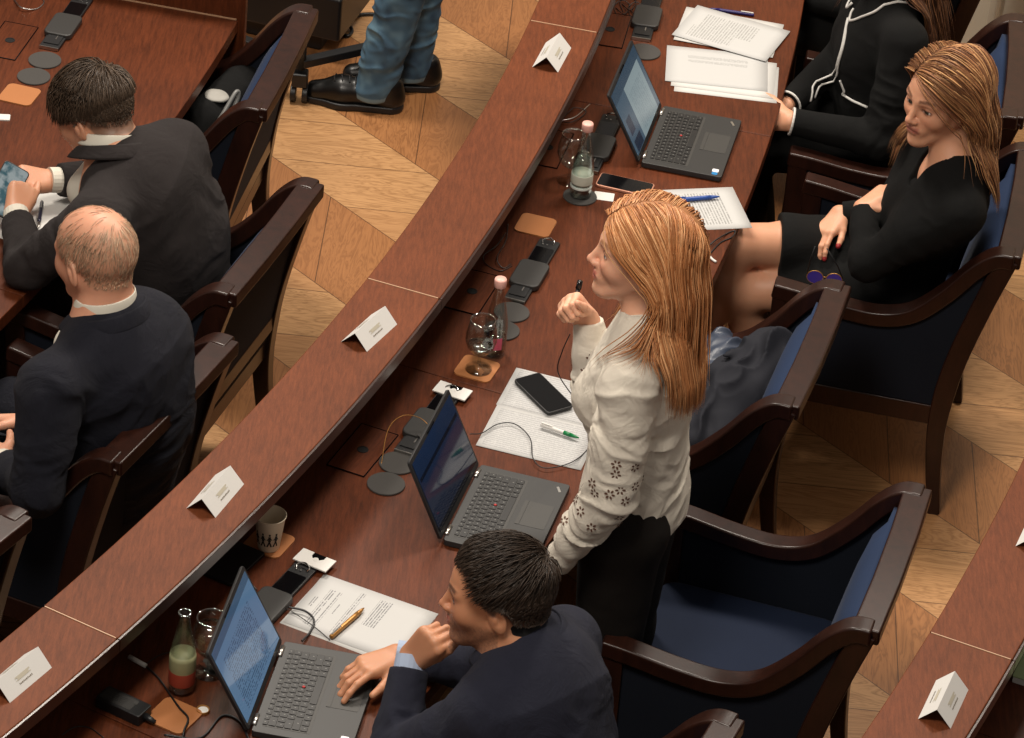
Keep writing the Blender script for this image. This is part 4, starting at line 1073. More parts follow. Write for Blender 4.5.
def trim(S, pts, r, name, mat, root, off=.001, n=6):
    pts = [tuple(p) for p in spline(pts, n)]; P = on_surface(S, pts, off); m = MB(); m.tube([tuple(p) for p in P], r, 6)
    me = m.mesh(name); me.polygons.foreach_set('use_smooth', [True]*len(me.polygons)); return child(name, me, mat, root)
def sleeve(J, sh, el, wr, radii, trimlen=.028, kk=(.025, .015)):
    "upper arm, forearm and a clean cut at the wrist; call before the trunk is added"
    d = nrm(wr-el); J.cone(sh, el, radii[0], radii[1], kk[0]); J.cone(el, wr-d*.012, radii[1], radii[2], kk[1]); c0 = wr-d*trimlen
    J.fn(lambda P: np.where(((P-c0)**2).sum(1) < .10**2, (P-c0)@d, -1.0), .002, 'i')
def cut(S, p, n, k=.004): return S.plane(p, n, k)
def person(label, at_): return thing('person', label, 'person', at_)
# ================================================================== PEOPLE
M['suit_navy'] = cloth('navy_suit_cloth', (32, 34, 48), sheen=.02, vary=.12, weave=1400, folds=.6, fscale=9)
M['suit_char'] = cloth('charcoal_suit_cloth', (40, 35, 35), sheen=.02, vary=.12, weave=1400, folds=.6, fscale=9)
M['suit_ink'] = cloth('ink_suit_cloth', (22, 23, 33), sheen=.02, vary=.12, weave=1400, folds=.6, fscale=9)
M['blackcloth'] = cloth('black_cloth', (10, 10, 10), sheen=.0, vary=.15, weave=1400, folds=.3, fscale=9)
M['trousers'] = cloth('black_trousers', (22, 17, 14), sheen=.0, vary=.15, weave=900, folds=.3, fscale=7)
M['shirt'] = cloth('white_shirt', (208, 203, 190), sheen=0, vary=.04, weave=1500)
M['shirtblue'] = cloth('pale_blue_shirt', (160, 174, 198), sheen=0, vary=.04, weave=1500)
M['scarf'] = cloth('black_knit', (18, 18, 19), sheen=.1, vary=.2, weave=400)
UP = V3(0, 0, 1)
def seated_lower(root, pelvis, fwd, knees, ankles, mat, S_body, trouser_r=(.092, .070, .060, .055)):
    "trousers and shoes; the body surface gets slim legs inside"
    left = nrm(np.cross(UP, fwd)); T = SDF()
    for sgn, kn, an in ((1, knees[0], ankles[0]), (-1, knees[1], ankles[1])):
        hip = V3(pelvis)+left*sgn*.085; kn, an = V3(kn), V3(an)
        T.cone(hip, kn, trouser_r[0], trouser_r[1], .03); T.cone(kn, an+UP*.03, trouser_r[1]*.98, trouser_r[3], .03)
        S_body.cone(hip, kn, .06, .045, .03); S_body.cone(kn, an, .045, .032, .02); S_body.cone(an, an+fwd*.10-UP*.05, .03, .025, .02)
    T.cone(V3(pelvis)-left*.06, V3(pelvis)+left*.06, .115, .115, .04)
    T.disp = folds([(kn, nrm(V3(kn)-V3(pelvis))) for kn in knees], .004, 30, seed=3)
    me, _ = T.mesh('trousers', .007); child('trousers', me, mat, root)
    for an in ankles:
        Sh = SDF(); a = V3(an); Sh.cone(a-UP*.03, a+fwd*.0-UP*.045, .042, .045, .02); Sh.cone(a+fwd*.02-UP*.045, a+fwd*.15-UP*.062, .042, .034, .03); Sh.plane((0, 0, .012), (0, 0, -1), .004)
        me, _ = Sh.mesh('shoe', .006); child('shoe', me, 'blackshoe', root)
M['blackshoe'] = plain('black_leather_shoe', (16, 15, 15), .28)
def short_hair(root, F, body, n, col, rng, crown=(-.075, 0, .085), length=.05, off=(.004, .014), mask=None, rad=.0011, swirl=.5, jitter=.15, name='hair', cap=True, forward=0, capoff=.006, low=-.062, fore=.070, side=(.16, .35, 1.0), front=1.0, temple=0.0):
    mk = mask or (lambda x, y, z: z > hair_zmin(x, y, low, fore, temple))
    if cap:
        H = SDF(); H.ell(F.w(-.014, 0, .030), V3(.100, .077, .088)*F.s+capoff, F.R, .02); H.ell(F.w(.026, 0, .014), V3(.068, .067, .080)*F.s+capoff*.8, F.R, .02)
        H.fn(lambda P: (lambda q: (hair_zmin(q[:, 0], q[:, 1], low, fore, temple)+.002-q[:, 2])*.7)(F.loc(P)), .012, 'i')
        H.disp = lambda P: .0022*vnoise(F.loc(P)*V3(1, 1, .5), 60, 2)
        me, P = H.mesh(name, .0035); c = np.tile(lin(col)*.75, (len(me.vertices), 1)); paint(me, c); ho = child(name, me, 'hairmat', root)
    q = scalp_points(F, n, rng, mk); cr = V3(crown)
    def df(L, t):
        d = L-cr; N = (L-V3(-.014, 0, .03))/V3(.1, .078, .09)**2; N /= np.linalg.norm(N, axis=1, keepdims=True)
        d -= (d*N).sum(1, keepdims=True)*N; d /= np.maximum(np.linalg.norm(d, axis=1, keepdims=True), 1e-4)
        dd = d+swirl*np.cross(N, d)*np.exp(-np.linalg.norm(L-cr, axis=1, keepdims=True)/.06)+V3(forward, 0, 0)
        return dd
    jt = rng.randn(n, 3)*jitter
    o = rng.uniform(off[0], off[1], n)+(capoff if cap else 0)
    lf = np.interp(q[:, 2]+.25*np.minimum(q[:, 0], .03), [-.06, .005, .06], side)*np.interp(q[:, 0], [.02, .07], [1, front])
    o = np.maximum(o*np.clip(lf, .35, 1), (capoff+.001) if cap else .001)
    paths = grow(F, body, q, lambda L, t: df(L, t)+jt, 7, (length/7*F.s*lf)[:, None], o, grav=.12, stiff=.55, o0=(capoff+.0008) if cap else .0008, adhere=.35)
    ln = rng.uniform(.6, 1.0, n)
    c = lin(col)[None]*(rng.uniform(.55, 1.5, (n, 1)))
    me = strand_mesh(paths, rad*rng.uniform(.7, 1.3, n), c); 
    s = child('hair_strands' if cap else name, me, 'hairmat', root)
    if cap: bpy.context.view_layer.update(); s.parent = ho; s.location = (0, 0, 0)
    return s
rng = np.random.RandomState(11)
def suit_man(label, pel, nb, F, shL, shR, elL, elR, wrL, wrR, az, suit, skin, hair, handL, handR, shirt='shirt', knees=None, ankles=None, stubble=None, wid=1.0, crease=.0095, hairfn=None, shirt_collar=True, brow=(60, 42, 32), headkw={}, colkw={}, hump=.0, seed=1, jc=.022, sc=.046, cr=1.0):
    fwd = dirv(az); left = nrm(np.cross(UP, fwd)); pel, nb, shL, shR, elL, elR, wrL, wrR = [V3(v) for v in (pel, nb, shL, shR, elL, elR, wrL, wrR)]
    root = person(label, (pel[0], pel[1], 0)); B = SDF(); head(B, F, neck=nb+UP*.01, neck_r=.056, **headkw)
    torso(B, [(pel, .13, .10), (pel*.5+nb*.5-fwd*.02, .13, .09), (nb-UP*.08, .14, .08)], fwd)
    for sh, el, wr in ((shL, elL, wrL), (shR, elR, wrR)): B.cone(nb-UP*.04, sh, .05, .045, .03); arm(B, sh, el, wr, (.042, .035, .03, .024))
    handL(B, wrL, fwd, left); handR(B, wrR, fwd, left)
    kn = knees or [tuple(pel+fwd*.42+left*.12-UP*.04), tuple(pel+fwd*.42-left*.12-UP*.04)]
    an = ankles or [(k[0], k[1], .10) for k in kn]
    seated_lower(root, pel, fwd, kn, an, suit, B)
    me, P = B.mesh('body', .0034); paint(me, skin_col(F, P, skin, brow=brow, stubble=stubble, **colkw)); child('body', me, 'skin', root); eyes(F, root)
    J = SDF(); bk = -fwd*hump
    for sh, el, wr in ((shL, elL, wrL), (shR, elR, wrR)): sleeve(J, sh, el, wr, (.070, .056, .041))
    torso(J, [(pel+UP*.02, .185*wid, .150), (pel*.6+nb*.4-fwd*.03+UP*.03+bk, .182*wid, .142), (pel*.22+nb*.78-fwd*.03+bk, .176*wid, .128), (nb-UP*.055-fwd*.008, .118*wid, .083)], fwd, .06)
    J.cone(nb-UP*.03-fwd*.012, nb-UP*.0-fwd*.010, .075, .064, .03)
    for sh, el, wr in ((shL, elL, wrL), (shR, elR, wrR)):
        J.cone(nb-UP*.035-fwd*.005, sh-UP*.004, .060, .068, .05)
    J.cone(nb+fwd*.060+UP*.05, nb+fwd*.13-UP*.12, .045, .03, .01, op='s')
    J.cone(nb+UP*.012, F.w(-.01, 0, -.06), .060, .060, .006, op='s')
    J.disp = folds([(elL, nrm(wrL-elL)), (elL*.5+shL*.5, nrm(elL-shL)), (shR*.5+elR*.5, nrm(elR-shR)), (elR, nrm(wrR-elR)), (shL-UP*.05, nrm(elL-shL+left*.2)), (pel*.6+nb*.4-fwd*.14, UP), (pel*.3+nb*.7-fwd*.14+left*.08, nrm(UP+left)), (pel*.3+nb*.7-fwd*.14-left*.10, nrm(UP-left)), (pel*.85+nb*.15-fwd*.12, UP), (shR-UP*.10, nrm(elR-shR)), (shL*.5+elL*.5-fwd*.03, nrm(elL-shL+fwd*.4))], crease, 24, seed=seed, span=.15)
    me, P = J.mesh('jacket', .0055); jk = child('jacket', me, suit, root)
    for wr, el in ((wrL, elL), (wrR, elR)):
        d = nrm(wr-el); m = MB(); m.tube([tuple(wr-d*.05), tuple(wr-d*.012), tuple(wr+d*.003)], lambda t: .0350-.001*t, 20); me = m.mesh('cuff'); child('cuff', me, shirt, root)
    nd = nrm(F.w(-.02, 0, -.06)-nb); up2 = nrm(nd+UP*.35-fwd*.04)
    if shirt_collar: collar(nb+nd*sc, up2, fwd, .0635*F.s*cr, .0665*F.s*cr, .042, .002, 'shirt_collar', shirt, root, gap=.25, drop=.022, flare=.006, stand=.75)
    collar(nb+nd*jc-fwd*.004, up2, fwd, .080*F.s*cr, .085*F.s*cr, .048, .004, 'jacket_collar', suit, root, gap=.7, drop=.040, flare=.024, stand=.55)
    if shirt_collar:   # shirt front and tie in the opening of the jacket
        Sf = SDF(); Sf.cone(nb-UP*.02+fwd*.02, nb+fwd*.085-UP*.12, .060, .058, .02); me, _ = Sf.mesh('shirt_front', .007); child('shirt_front', me, shirt, root)
    if hairfn: hairfn(root, F, B)
    return root, B, J
def man_typing():
    fwd = dirv(154); left = nrm(np.cross(UP, fwd)); nb = V3(.085, 6.430, 1.068); F = Frame(at(498, 594, 1.185), dirv(175, -6), UP+V3(-.16, .10, 0), 1.07)
    wrL = V3(at(411, 658, .955)); wrR = V3(at(398, 655, .805)); chin = F.w(.100, .000, -.082)
    def hL(B, w_, f, l): dL = nrm(chin+V3(-.01, 0, -.012)-w_); hand(B, w_, dL, nrm(l*.9+f*.35), False, curl=((1.2, 1.6, 1.0), (1.25, 1.65, 1.0), (1.3, 1.65, 1.0), (1.3, 1.65, 1.0)), thumb=(.95, .3, -.25), thumb_curl=.4, spread=.0, s=1.02)
    def hR(B, w_, f, l): hand(B, w_, V3(at(367, 667, .805))-w_, UP+f*.1, True, curl=((.22, .3, .2), (.36, .45, .25), (.42, .5, .3), (.45, .5, .3)), spread=.14, thumb=(.80, .55, -.2), s=1.03)
    hf = lambda root, F, B: short_hair(root, F, B, 4500, (54, 43, 35), rng, crown=(-.085, -.012, .075), length=.050, off=(.002, .014), capoff=.008, rad=.0012, fore=.082, side=(.10, .20, 1.0), front=.40, temple=.055, low=-.048)
    root, B, J = suit_man('bearded man in navy suit with chin on hand, typing on a laptop', (.16, 6.30, .55), nb, F, (.015, 6.275, .985), (.176, 6.578, .972), at(392, 762, .80), at(478, 668, .80), wrL, wrR, 154, 'suit_navy',
        (190, 134, 100), None, hL, hR, 'shirtblue', [(-.22, 6.34, .50), (-.14, 6.55, .50)], [(-.22, 6.36, .10), (-.14, 6.58, .10)], (62, 48, 42), hairfn=hf, shirt_collar=False, colkw=dict(hair=(40, 32, 27)))
    Cn = SDF(); d = nrm(F.w(-.02, 0, -.06)-nb); Cn.cone(nb-UP*.005, nb+d*.078, .086, .074, .02); Cn.cone(nb+d*.086, nb+d*.13, .060, .060, .004, op='s')
    Cn.disp = lambda P: .003*vnoise(P, 60, 4); me, _ = Cn.mesh('polo_collar', .004); child('polo_collar', me, 'scarf', root)
man_typing()

def man_phone():
    nb = V3(at(119, 160, 1.025)); F = Frame(at(94, 112, 1.12), dirv(150, -25), UP+dirv(150)*.35, 1.05)
    fwd = dirv(162); wrR = V3(at(50, 180, .83)); wrL = V3(at(16, 214, .83)); ph = V3(at(5, 190, .86))
    def hR(B, w_, f, l): hand(B, w_, V3(at(12, 176, .87))-w_, nrm(V3(0, -.45, .9)), True, curl=((.35, .5, .3), (.5, .7, .4), (.7, .8, .5), (.9, .9, .6)), spread=.03, thumb=(.95, .35, .05), s=1.0)
    def hL(B, w_, f, l): hand(B, w_, V3(at(22, 190, .86))-w_, nrm(V3(.45, -.75, .5)), False, curl=((1.0, 1.2, .6), (1.05, 1.2, .6), (1.1, 1.2, .6), (1.15, 1.2, .6)), spread=.02, thumb=(.9, .3, .1), s=1.0)
    def hf(root, F, B):
        short_hair(root, F, B, 4200, (74, 60, 48), rng, crown=(-.055, -.02, .098), length=.066, off=(.002, .016), capoff=.006, rad=.0012, fore=.076, swirl=.3, side=(.05, .10, 1.0), low=-.030, temple=.014)
    root, B, J = suit_man('dark-haired man in charcoal suit seen from behind, holding a phone', V3(at(172, 300, .56)), nb, F, at(98, 222, .98), at(176, 150, 1.0), at(28, 268, .80), at(108, 180, .80), wrL, wrR, 160, 'suit_char',
        (196, 142, 112), None, hL, hR, hairfn=hf, wid=1.02, hump=.015, seed=5, jc=.036, sc=.054, cr=1.13, colkw=dict(hair=(110, 86, 70)))
    r = thing('smartphone', 'phone held in the hands of the dark-haired man', 'phone', ph, math.radians(60), 'phones on the desk'); r.rotation_euler = (.5, -.5, math.radians(70))
    m = MB(); m.prism(rrect(.150, .074, .010), 0, .008); m.build('body', 'black', r, bevel=.002); m = MB(); m.prism(rrect(.142, .068, .008), .008, .0086); m.build('screen', 'scr_phone', r)
m_ = NT('lit_phone_screen'); m_.base(srgb(20, 30, 34)); m_.rough(.1); m_.l(m_.mix(m_.ramp(m_.noise(m_.coords(), 40), .4, .6), srgb(70, 110, 120), srgb(190, 200, 200)), m_.b.inputs['Emission Color']); m_.b.inputs['Emission Strength'].default_value = .5; M['scr_phone'] = m_.m
man_phone()

def man_bald():
    nb = V3(at(106, 318, 1.08)); F = Frame(at(96, 256, 1.235), dirv(138, -10), UP+dirv(138)*.12, 1.07)
    def hL(B, w_, f, l): hand(B, w_, f*.8+l*-.3+UP*-.2, UP*.7+l*.5, False, curl=(.5, .6, .6, .7), s=1.0)
    def hR(B, w_, f, l): hand(B, w_, f*.8+l*.3-UP*.2, UP*.7-l*.5, True, curl=(.5, .6, .6, .7), s=1.0)
    def hf(root, F, B):
        top = lambda x, y, z: 1-sm(z+.25*x, .060, .095)
        q = (lambda x, y, z: (z > hair_zmin(x, y, -.055, .070)) & (rng.rand(len(x)) < .10+.9*top(x, y, z)))
        short_hair(root, F, B, 1500, (186, 158, 132), rng, crown=(-.06, -.02, .10), length=.026, off=(.001, .003), rad=.0006, cap=False, mask=q, swirl=.6, side=(.3, .6, 1.0))
    hl = lambda x, y, z: .40*(1-sm(z+.25*x, .055, .10))
    root, B, J = suit_man('balding grey-haired man in dark navy suit seen from behind', V3(at(112, 478, .56)), nb, F, at(50, 388, 1.01), at(148, 326, 1.02), at(38, 492, .78), at(80, 400, .70), at(2, 462, .74), at(30, 420, .68), 150, 'suit_ink',
        (206, 150, 122), None, hL, hR, hairfn=hf, wid=.99, hump=.02, seed=9, brow=(150, 126, 104), stubble=None, colkw=dict(hair=(158, 126, 100), hairline=hl))
man_bald()

# ---------------------------------------------------------------- women
def long_hair(root, F, coll, n, cols, rng, part=0.0, tuck=True, length=.46, off=(.004, .022), front=.25, capoff=.010, rad=.0016, wave=0, mask=None, back=.5, capcol=None, outw=.15, fly=.05, steps=26, fwdpush=.2):
    mk = lambda x, y, z: (z > hair_zmin(x, y, -.045, .066)-.0)
    H = SDF(); H.ell(F.w(-.016, 0, .030), V3(.100, .077, .088)*F.s+capoff, F.R, .02); H.ell(F.w(.020, 0, .016), V3(.068, .067, .080)*F.s+capoff*.8, F.R, .02); H.cone(F.w(-.045, 0, 0), F.w(-.050, 0, -.10), .070, .055, .03, sq=(F.f, .7))
    H.fn(lambda P: (lambda q: (hair_zmin(q[:, 0], q[:, 1], -.16, .066)+.004-q[:, 2])*.7)(F.loc(P)), .012, 'i'); H.disp = lambda P: .002*vnoise(F.loc(P)*V3(1, 1, .3), 80, 2)
    me, P = H.mesh('hair', .0045); paint(me, np.tile(lin(capcol or cols[0])*.7, (len(me.vertices), 1))); ho = child('hair', me, 'hairmat', root)
    q = scalp_points(F, n, rng, mk); sd = np.where(q[:, 1] > part, 1.0, -1.0); fr = (rng.rand(n) < front) & (q[:, 0] > -.03) & (q[:, 0] < .055); jt = rng.randn(n, 3)*fly; ph = rng.rand(n)*6.28
    def df(L, t):
        x, y, z = L.T; out = np.zeros_like(L); top = sm(z, .045, .10)
        out[:, 0] = -.30-.75*back*(q[:, 0] > -.02)*(x > -.03)
        if tuck: out[:, 0] += np.where((x > .0) & (z < .05) & (z > -.05), -.9, 0)
        else: out[:, 0] += np.where((x > .02) & (z < .07) & (z > -.06), -.55, 0)
        out[:, 1] = sd*(top*1.0+outw); out[:, 2] = -1.0*(1-.6*top)
        m = z < -.05; out[m, 0] = np.where(fr[m], fwdpush, -.02); out[m, 1] = sd[m]*.03-(y[m]/.1)*.10; out[m, 2] = -1
        if wave: out[:, 1] += wave*np.sin(t*13+ph)*(t > .3); out[:, 0] += wave*np.cos(t*13+ph)*(t > .3)
        return out+jt*(.4+t)
    ds = (length/steps*F.s*np.where(fr, rng.uniform(.62, .85, n), rng.uniform(.84, 1.0, n))*np.interp(q[:, 2], [-.05, .06, .12], [.72, .93, 1.0]))[:, None]
    paths = grow(F, coll, q, df, steps, ds, capoff+.001+rng.uniform(off[0], off[1], n), grav=.25, stiff=.6, o0=capoff+.0008, stick=.012)
    C0 = np.stack([lin(c) for c in cols]); w_ = rng.rand(n, 1); i = rng.randint(0, len(cols), n); c = C0[i]*(.8+.4*w_)
    cc = np.repeat(c[:, None], steps+1, 1); 
    s = child('hair_strands', strand_mesh(paths, rad*rng.uniform(.7, 1.35, n), cc), 'hairmat', root); s.parent = ho; s.location = (0, 0, 0); return ho
def coll_sdf(*ss):
    K = SDF()
    for s in ss: K.pr += [p for p in s.pr if p[2] == 'u']
    return K
M['blouse'] = cloth('ivory_blouse', (224, 216, 202), sheen=.0, vary=.05, weave=1500, folds=.7, fscale=10)
M['eyelet'] = plain('eyelet_shadow', (92, 62, 48), .8)
def woman_standing():
    az = 166; fwd = dirv(az); left = nrm(np.cross(UP, fwd)); pel = V3(.315, 7.185, .93); nb = V3(.300, 7.20, 1.420)
    root = person('standing woman with long ginger hair and white blouse, holding a small microphone', (pel[0], pel[1], 0))
    F = Frame((.272, 7.215, 1.600), dirv(180, 2), UP+V3(-.04, .02, 0), 1.06)
    shL, shR = V3(.262, 7.035, 1.355), V3(.345, 7.365, 1.365); elL, wrL = V3(.255, 6.985, 1.09), V3(.150, 7.03, .845); elR, wrR = V3(.205, 7.37, 1.12), V3(at(589, 322, 1.275))
    B = SDF(); head(B, F, female=True, neck=nb+UP*.01, neck_r=.046)
    torso(B, [(pel, .13, .09), (pel*.5+nb*.5, .10, .07), (nb-UP*.09, .12, .07)], fwd)
    for sh, el, wr in ((shL, elL, wrL), (shR, elR, wrR)): B.cone(nb-UP*.04, sh, .04, .036, .03); arm(B, sh, el, wr, (.034, .03, .026, .021))
    hips = [pel+left*.085, pel-left*.085]; feet = [V3(.33, 7.09, .09), V3(.36, 7.28, .09)]
    for h_, f_ in zip(hips, feet): m_ = V3(h_)*.48+f_*.52+fwd*.02; B.cone(h_, m_, .07, .045, .02); B.cone(m_, f_, .045, .03, .02); B.cone(f_, f_+fwd*.12-UP*.06, .028, .02, .02)
    hp = V3(at(572, 308, 1.30)); n_ = nrm(V3(.15, 1, .10))
    tips = hand(B, wrR, nrm(V3(-.62, -.12, .70)), n_, True, curl=((1.25, 1.6, .8), (1.3, 1.6, .8), (1.35, 1.6, .8), (1.4, 1.6, .8)), thumb=(.8, .45, -.45), thumb_curl=.30, spread=.0, s=.92)
    hand(B, wrL, nrm(V3(-.6, .35, -.45)), nrm(UP+fwd*.3), False, curl=(.3, .35, .4, .4), s=.92)
    me, P = B.mesh('body', .0034); paint(me, skin_col(F, P, (226, 172, 142), lips=(190, 106, 96), brow=(150, 104, 70), cheeks=.35, lids=(96, 62, 50))); child('body', me, 'skin', root); eyes(F, root, (90, 100, 100))
    T = SDF()
    for h_, f_ in zip(hips, feet): m_ = V3(h_)*.48+f_*.52+fwd*.02; T.cone(h_-UP*.02, m_, .102, .075, .03); T.cone(m_, f_+UP*.03, .075, .07, .03)
    T.cone(hips[0], hips[1], .105, .105, .05); T.disp = folds([(pel-UP*.35, UP)], .004, 20, seed=4); me, _ = T.mesh('trousers', .007); child('trousers', me, 'trousers', root)
    for f_ in feet:
        Sh = SDF(); Sh.cone(f_-UP*.03, f_+fwd*.13-UP*.06, .038, .032, .02); Sh.plane((0, 0, .012), (0, 0, -1)); me, _ = Sh.mesh('shoe', .006); child('shoe', me, 'blackshoe', root)
    J = SDF(); torso(J, [(pel-UP*.16, .180, .130), (pel+UP*.02, .158, .118), (pel*.62+nb*.38, .138, .100), (pel*.38+nb*.62+fwd*.006, .150, .108), (nb-UP*.10, .150, .095), (nb-UP*.035, .085, .060)], fwd, .05)
    for y in (-1, 1): J.ell(nb-UP*.185+fwd*.075+left*y*.062, V3(.070, .066, .068), None, .045)
    J.cone(nb-UP*.02, nb+UP*.012, .060, .052, .02)
    J.fn(lambda P: (pel[2]-.035+.022*np.sin(((P-pel)@left)*16+.9)+.010*np.sin(((P-pel)@fwd)*30))-P[:, 2], .003, 'i')
    for sh, el, wr, sg in ((shL, elL, wrL, 1), (shR, elR, wrR, -1)):
        d = nrm(wr-el); S2 = SDF(); S2.cone(sh-UP*.01, sh*.45+el*.55, .064, .060, .02); S2.cone(sh*.45+el*.55, el, .060, .058, .02); S2.cone(el, el*.5+wr*.5, .058, .050, .015); S2.cone(el*.5+wr*.5, wr-d*.005, .048, .036, .012)
        S2.fn(lambda P, c0=wr+d*.004, d=d: np.where(((P-c0)**2).sum(1) < .09**2, (P-c0)@d, -1.0), .002, 'i'); J._ext(wr, .07); J._ext(el, .08)
        J.fn(lambda P, S2=S2: S2.ev(P), .02, 'u'); J.cone(nb-UP*.04, sh, .050, .050, .04)
    J.disp = folds([(elL, nrm(wrL-elL)), (elL*.5+wrL*.5, nrm(wrL-elL)), (sh*.3+elL*.7, nrm(elL-shL)), (shL, nrm(elL-shL+left*.3)), (elR, nrm(wrR-elR)), (pel*.8+nb*.2-fwd*.10, nrm(UP+left*.5)), (pel*.5+nb*.5-fwd*.08+left*.08, nrm(UP-fwd*.4)), (pel+UP*.03+left*.1, nrm(UP*.7+fwd*.6)), (pel*.3+nb*.7+left*.10, nrm(UP-fwd*.6)), (pel*.35+nb*.65-left*.05-fwd*.08, nrm(left+UP*.5)), (shL*.6+elL*.4, nrm(elL-shL+fwd*.5))], .0092, 32, seed=2, span=.13)
    me, P = J.mesh('blouse', .0045); bl = child('blouse', me, 'blouse', root)
    # cut-work flowers round the lower sleeves
    E_ = MB(); r2 = np.random.RandomState(3); flowers = []
    for sh, el, wr in ((shL, elL, wrL), (shR, elR, wrR)):
        for k in range(46):
            t = r2.uniform(.60, 1.5); c0 = sh+(el-sh)*t if t < 1 else el+(wr-el)*(t-1); d = nrm(el-sh) if t < 1 else nrm(wr-el); a = r2.uniform(0, 6.28); e1 = nrm(np.cross(d, UP+fwd*.3)); e2 = np.cross(d, e1)
            c1 = c0+(e1*math.cos(a)+e2*math.sin(a))*.06
            if all(np.linalg.norm(c1-f) > .021 for f in flowers): flowers.append(c1)
    FP = on_surface(J, np.array(flowers), .0, 5); G = J.grad(FP)
    for c1, g in zip(FP, G):
        E_ = MB(); e1 = nrm(np.cross(g, UP+V3(.1, 0, 0))); e2 = np.cross(g, e1); ph = r2.uniform(0, 6.28)
        for k in range(6):
            a = ph+k*math.pi/3; o = c1+(e1*math.cos(a)+e2*math.sin(a))*.0085; u_ = e1*math.cos(a)+e2*math.sin(a); v_ = np.cross(g, u_); ring = []
            for j in range(8): b = j*math.pi/4; ring.append(o+u_*.0042*math.cos(b)+v_*.0026*math.sin(b)+g*.0012)
            E_.add([tuple(p) for p in ring]+[tuple(o+g*.0014)], [(j, (j+1) % 8, 8) for j in range(8)])
        o_ = child('eyelet_flower', E_.mesh('eyelet_flower'), 'eyelet', root); o_.parent = bl; o_.location = (0, 0, 0)
    collar(nb+UP*.032+fwd*.006, nrm(UP-fwd*.10), fwd, .057, .061, .046, .0022, 'blouse_collar', 'blouse', root, gap=.35, drop=.022, flare=.010, stand=.6)
    long_hair(root, F, coll_sdf(B, J), 5200, [(184, 124, 78), (200, 142, 94), (162, 104, 62), (218, 166, 118)], rng, length=.44, front=.30, off=(.0, .016), capoff=.010, rad=.0015, outw=.06, fwdpush=.42)
    # hand-held microphone
    mc = V3(at(577.5, 292, 1.315)); ax = nrm(V3(.12, .1, 1)); r = thing('handheld_microphone', 'small black microphone held up by the standing woman', 'microphone', mc)
    m = MB(); m.tube([tuple(-ax*.075), tuple(ax*.012)], .0055, 12); m.build('body', 'black', r, smooth=True); m = MB(); m.tube([tuple(ax*.010), tuple(ax*.016), tuple(ax*.030)], lambda t: .0075-.001*t, 12); m.build('head', 'blackgloss', r, smooth=True)
    p0 = at(570, 334, 1.24); q = [p0, at(562, 352, 1.18), at(558, 372, 1.10), at(572, 395, .98), at(592, 420, .86), at(590, 445, ZD+.01), at(572, 462, ZD+.009), at(545, 468, ZD+.009), at(533, 458, ZD+.009), at(530, 438, ZD+.009), at(515, 424, ZD+.009), at(498, 424, ZD+.009), at(482, 433, ZD+.009), at(470, 434, ZD+.02)]
    cable([tuple(v) for v in q], .0014, 'black', 'thin black cable from the held microphone across the handwritten sheets', world=True)
woman_standing()

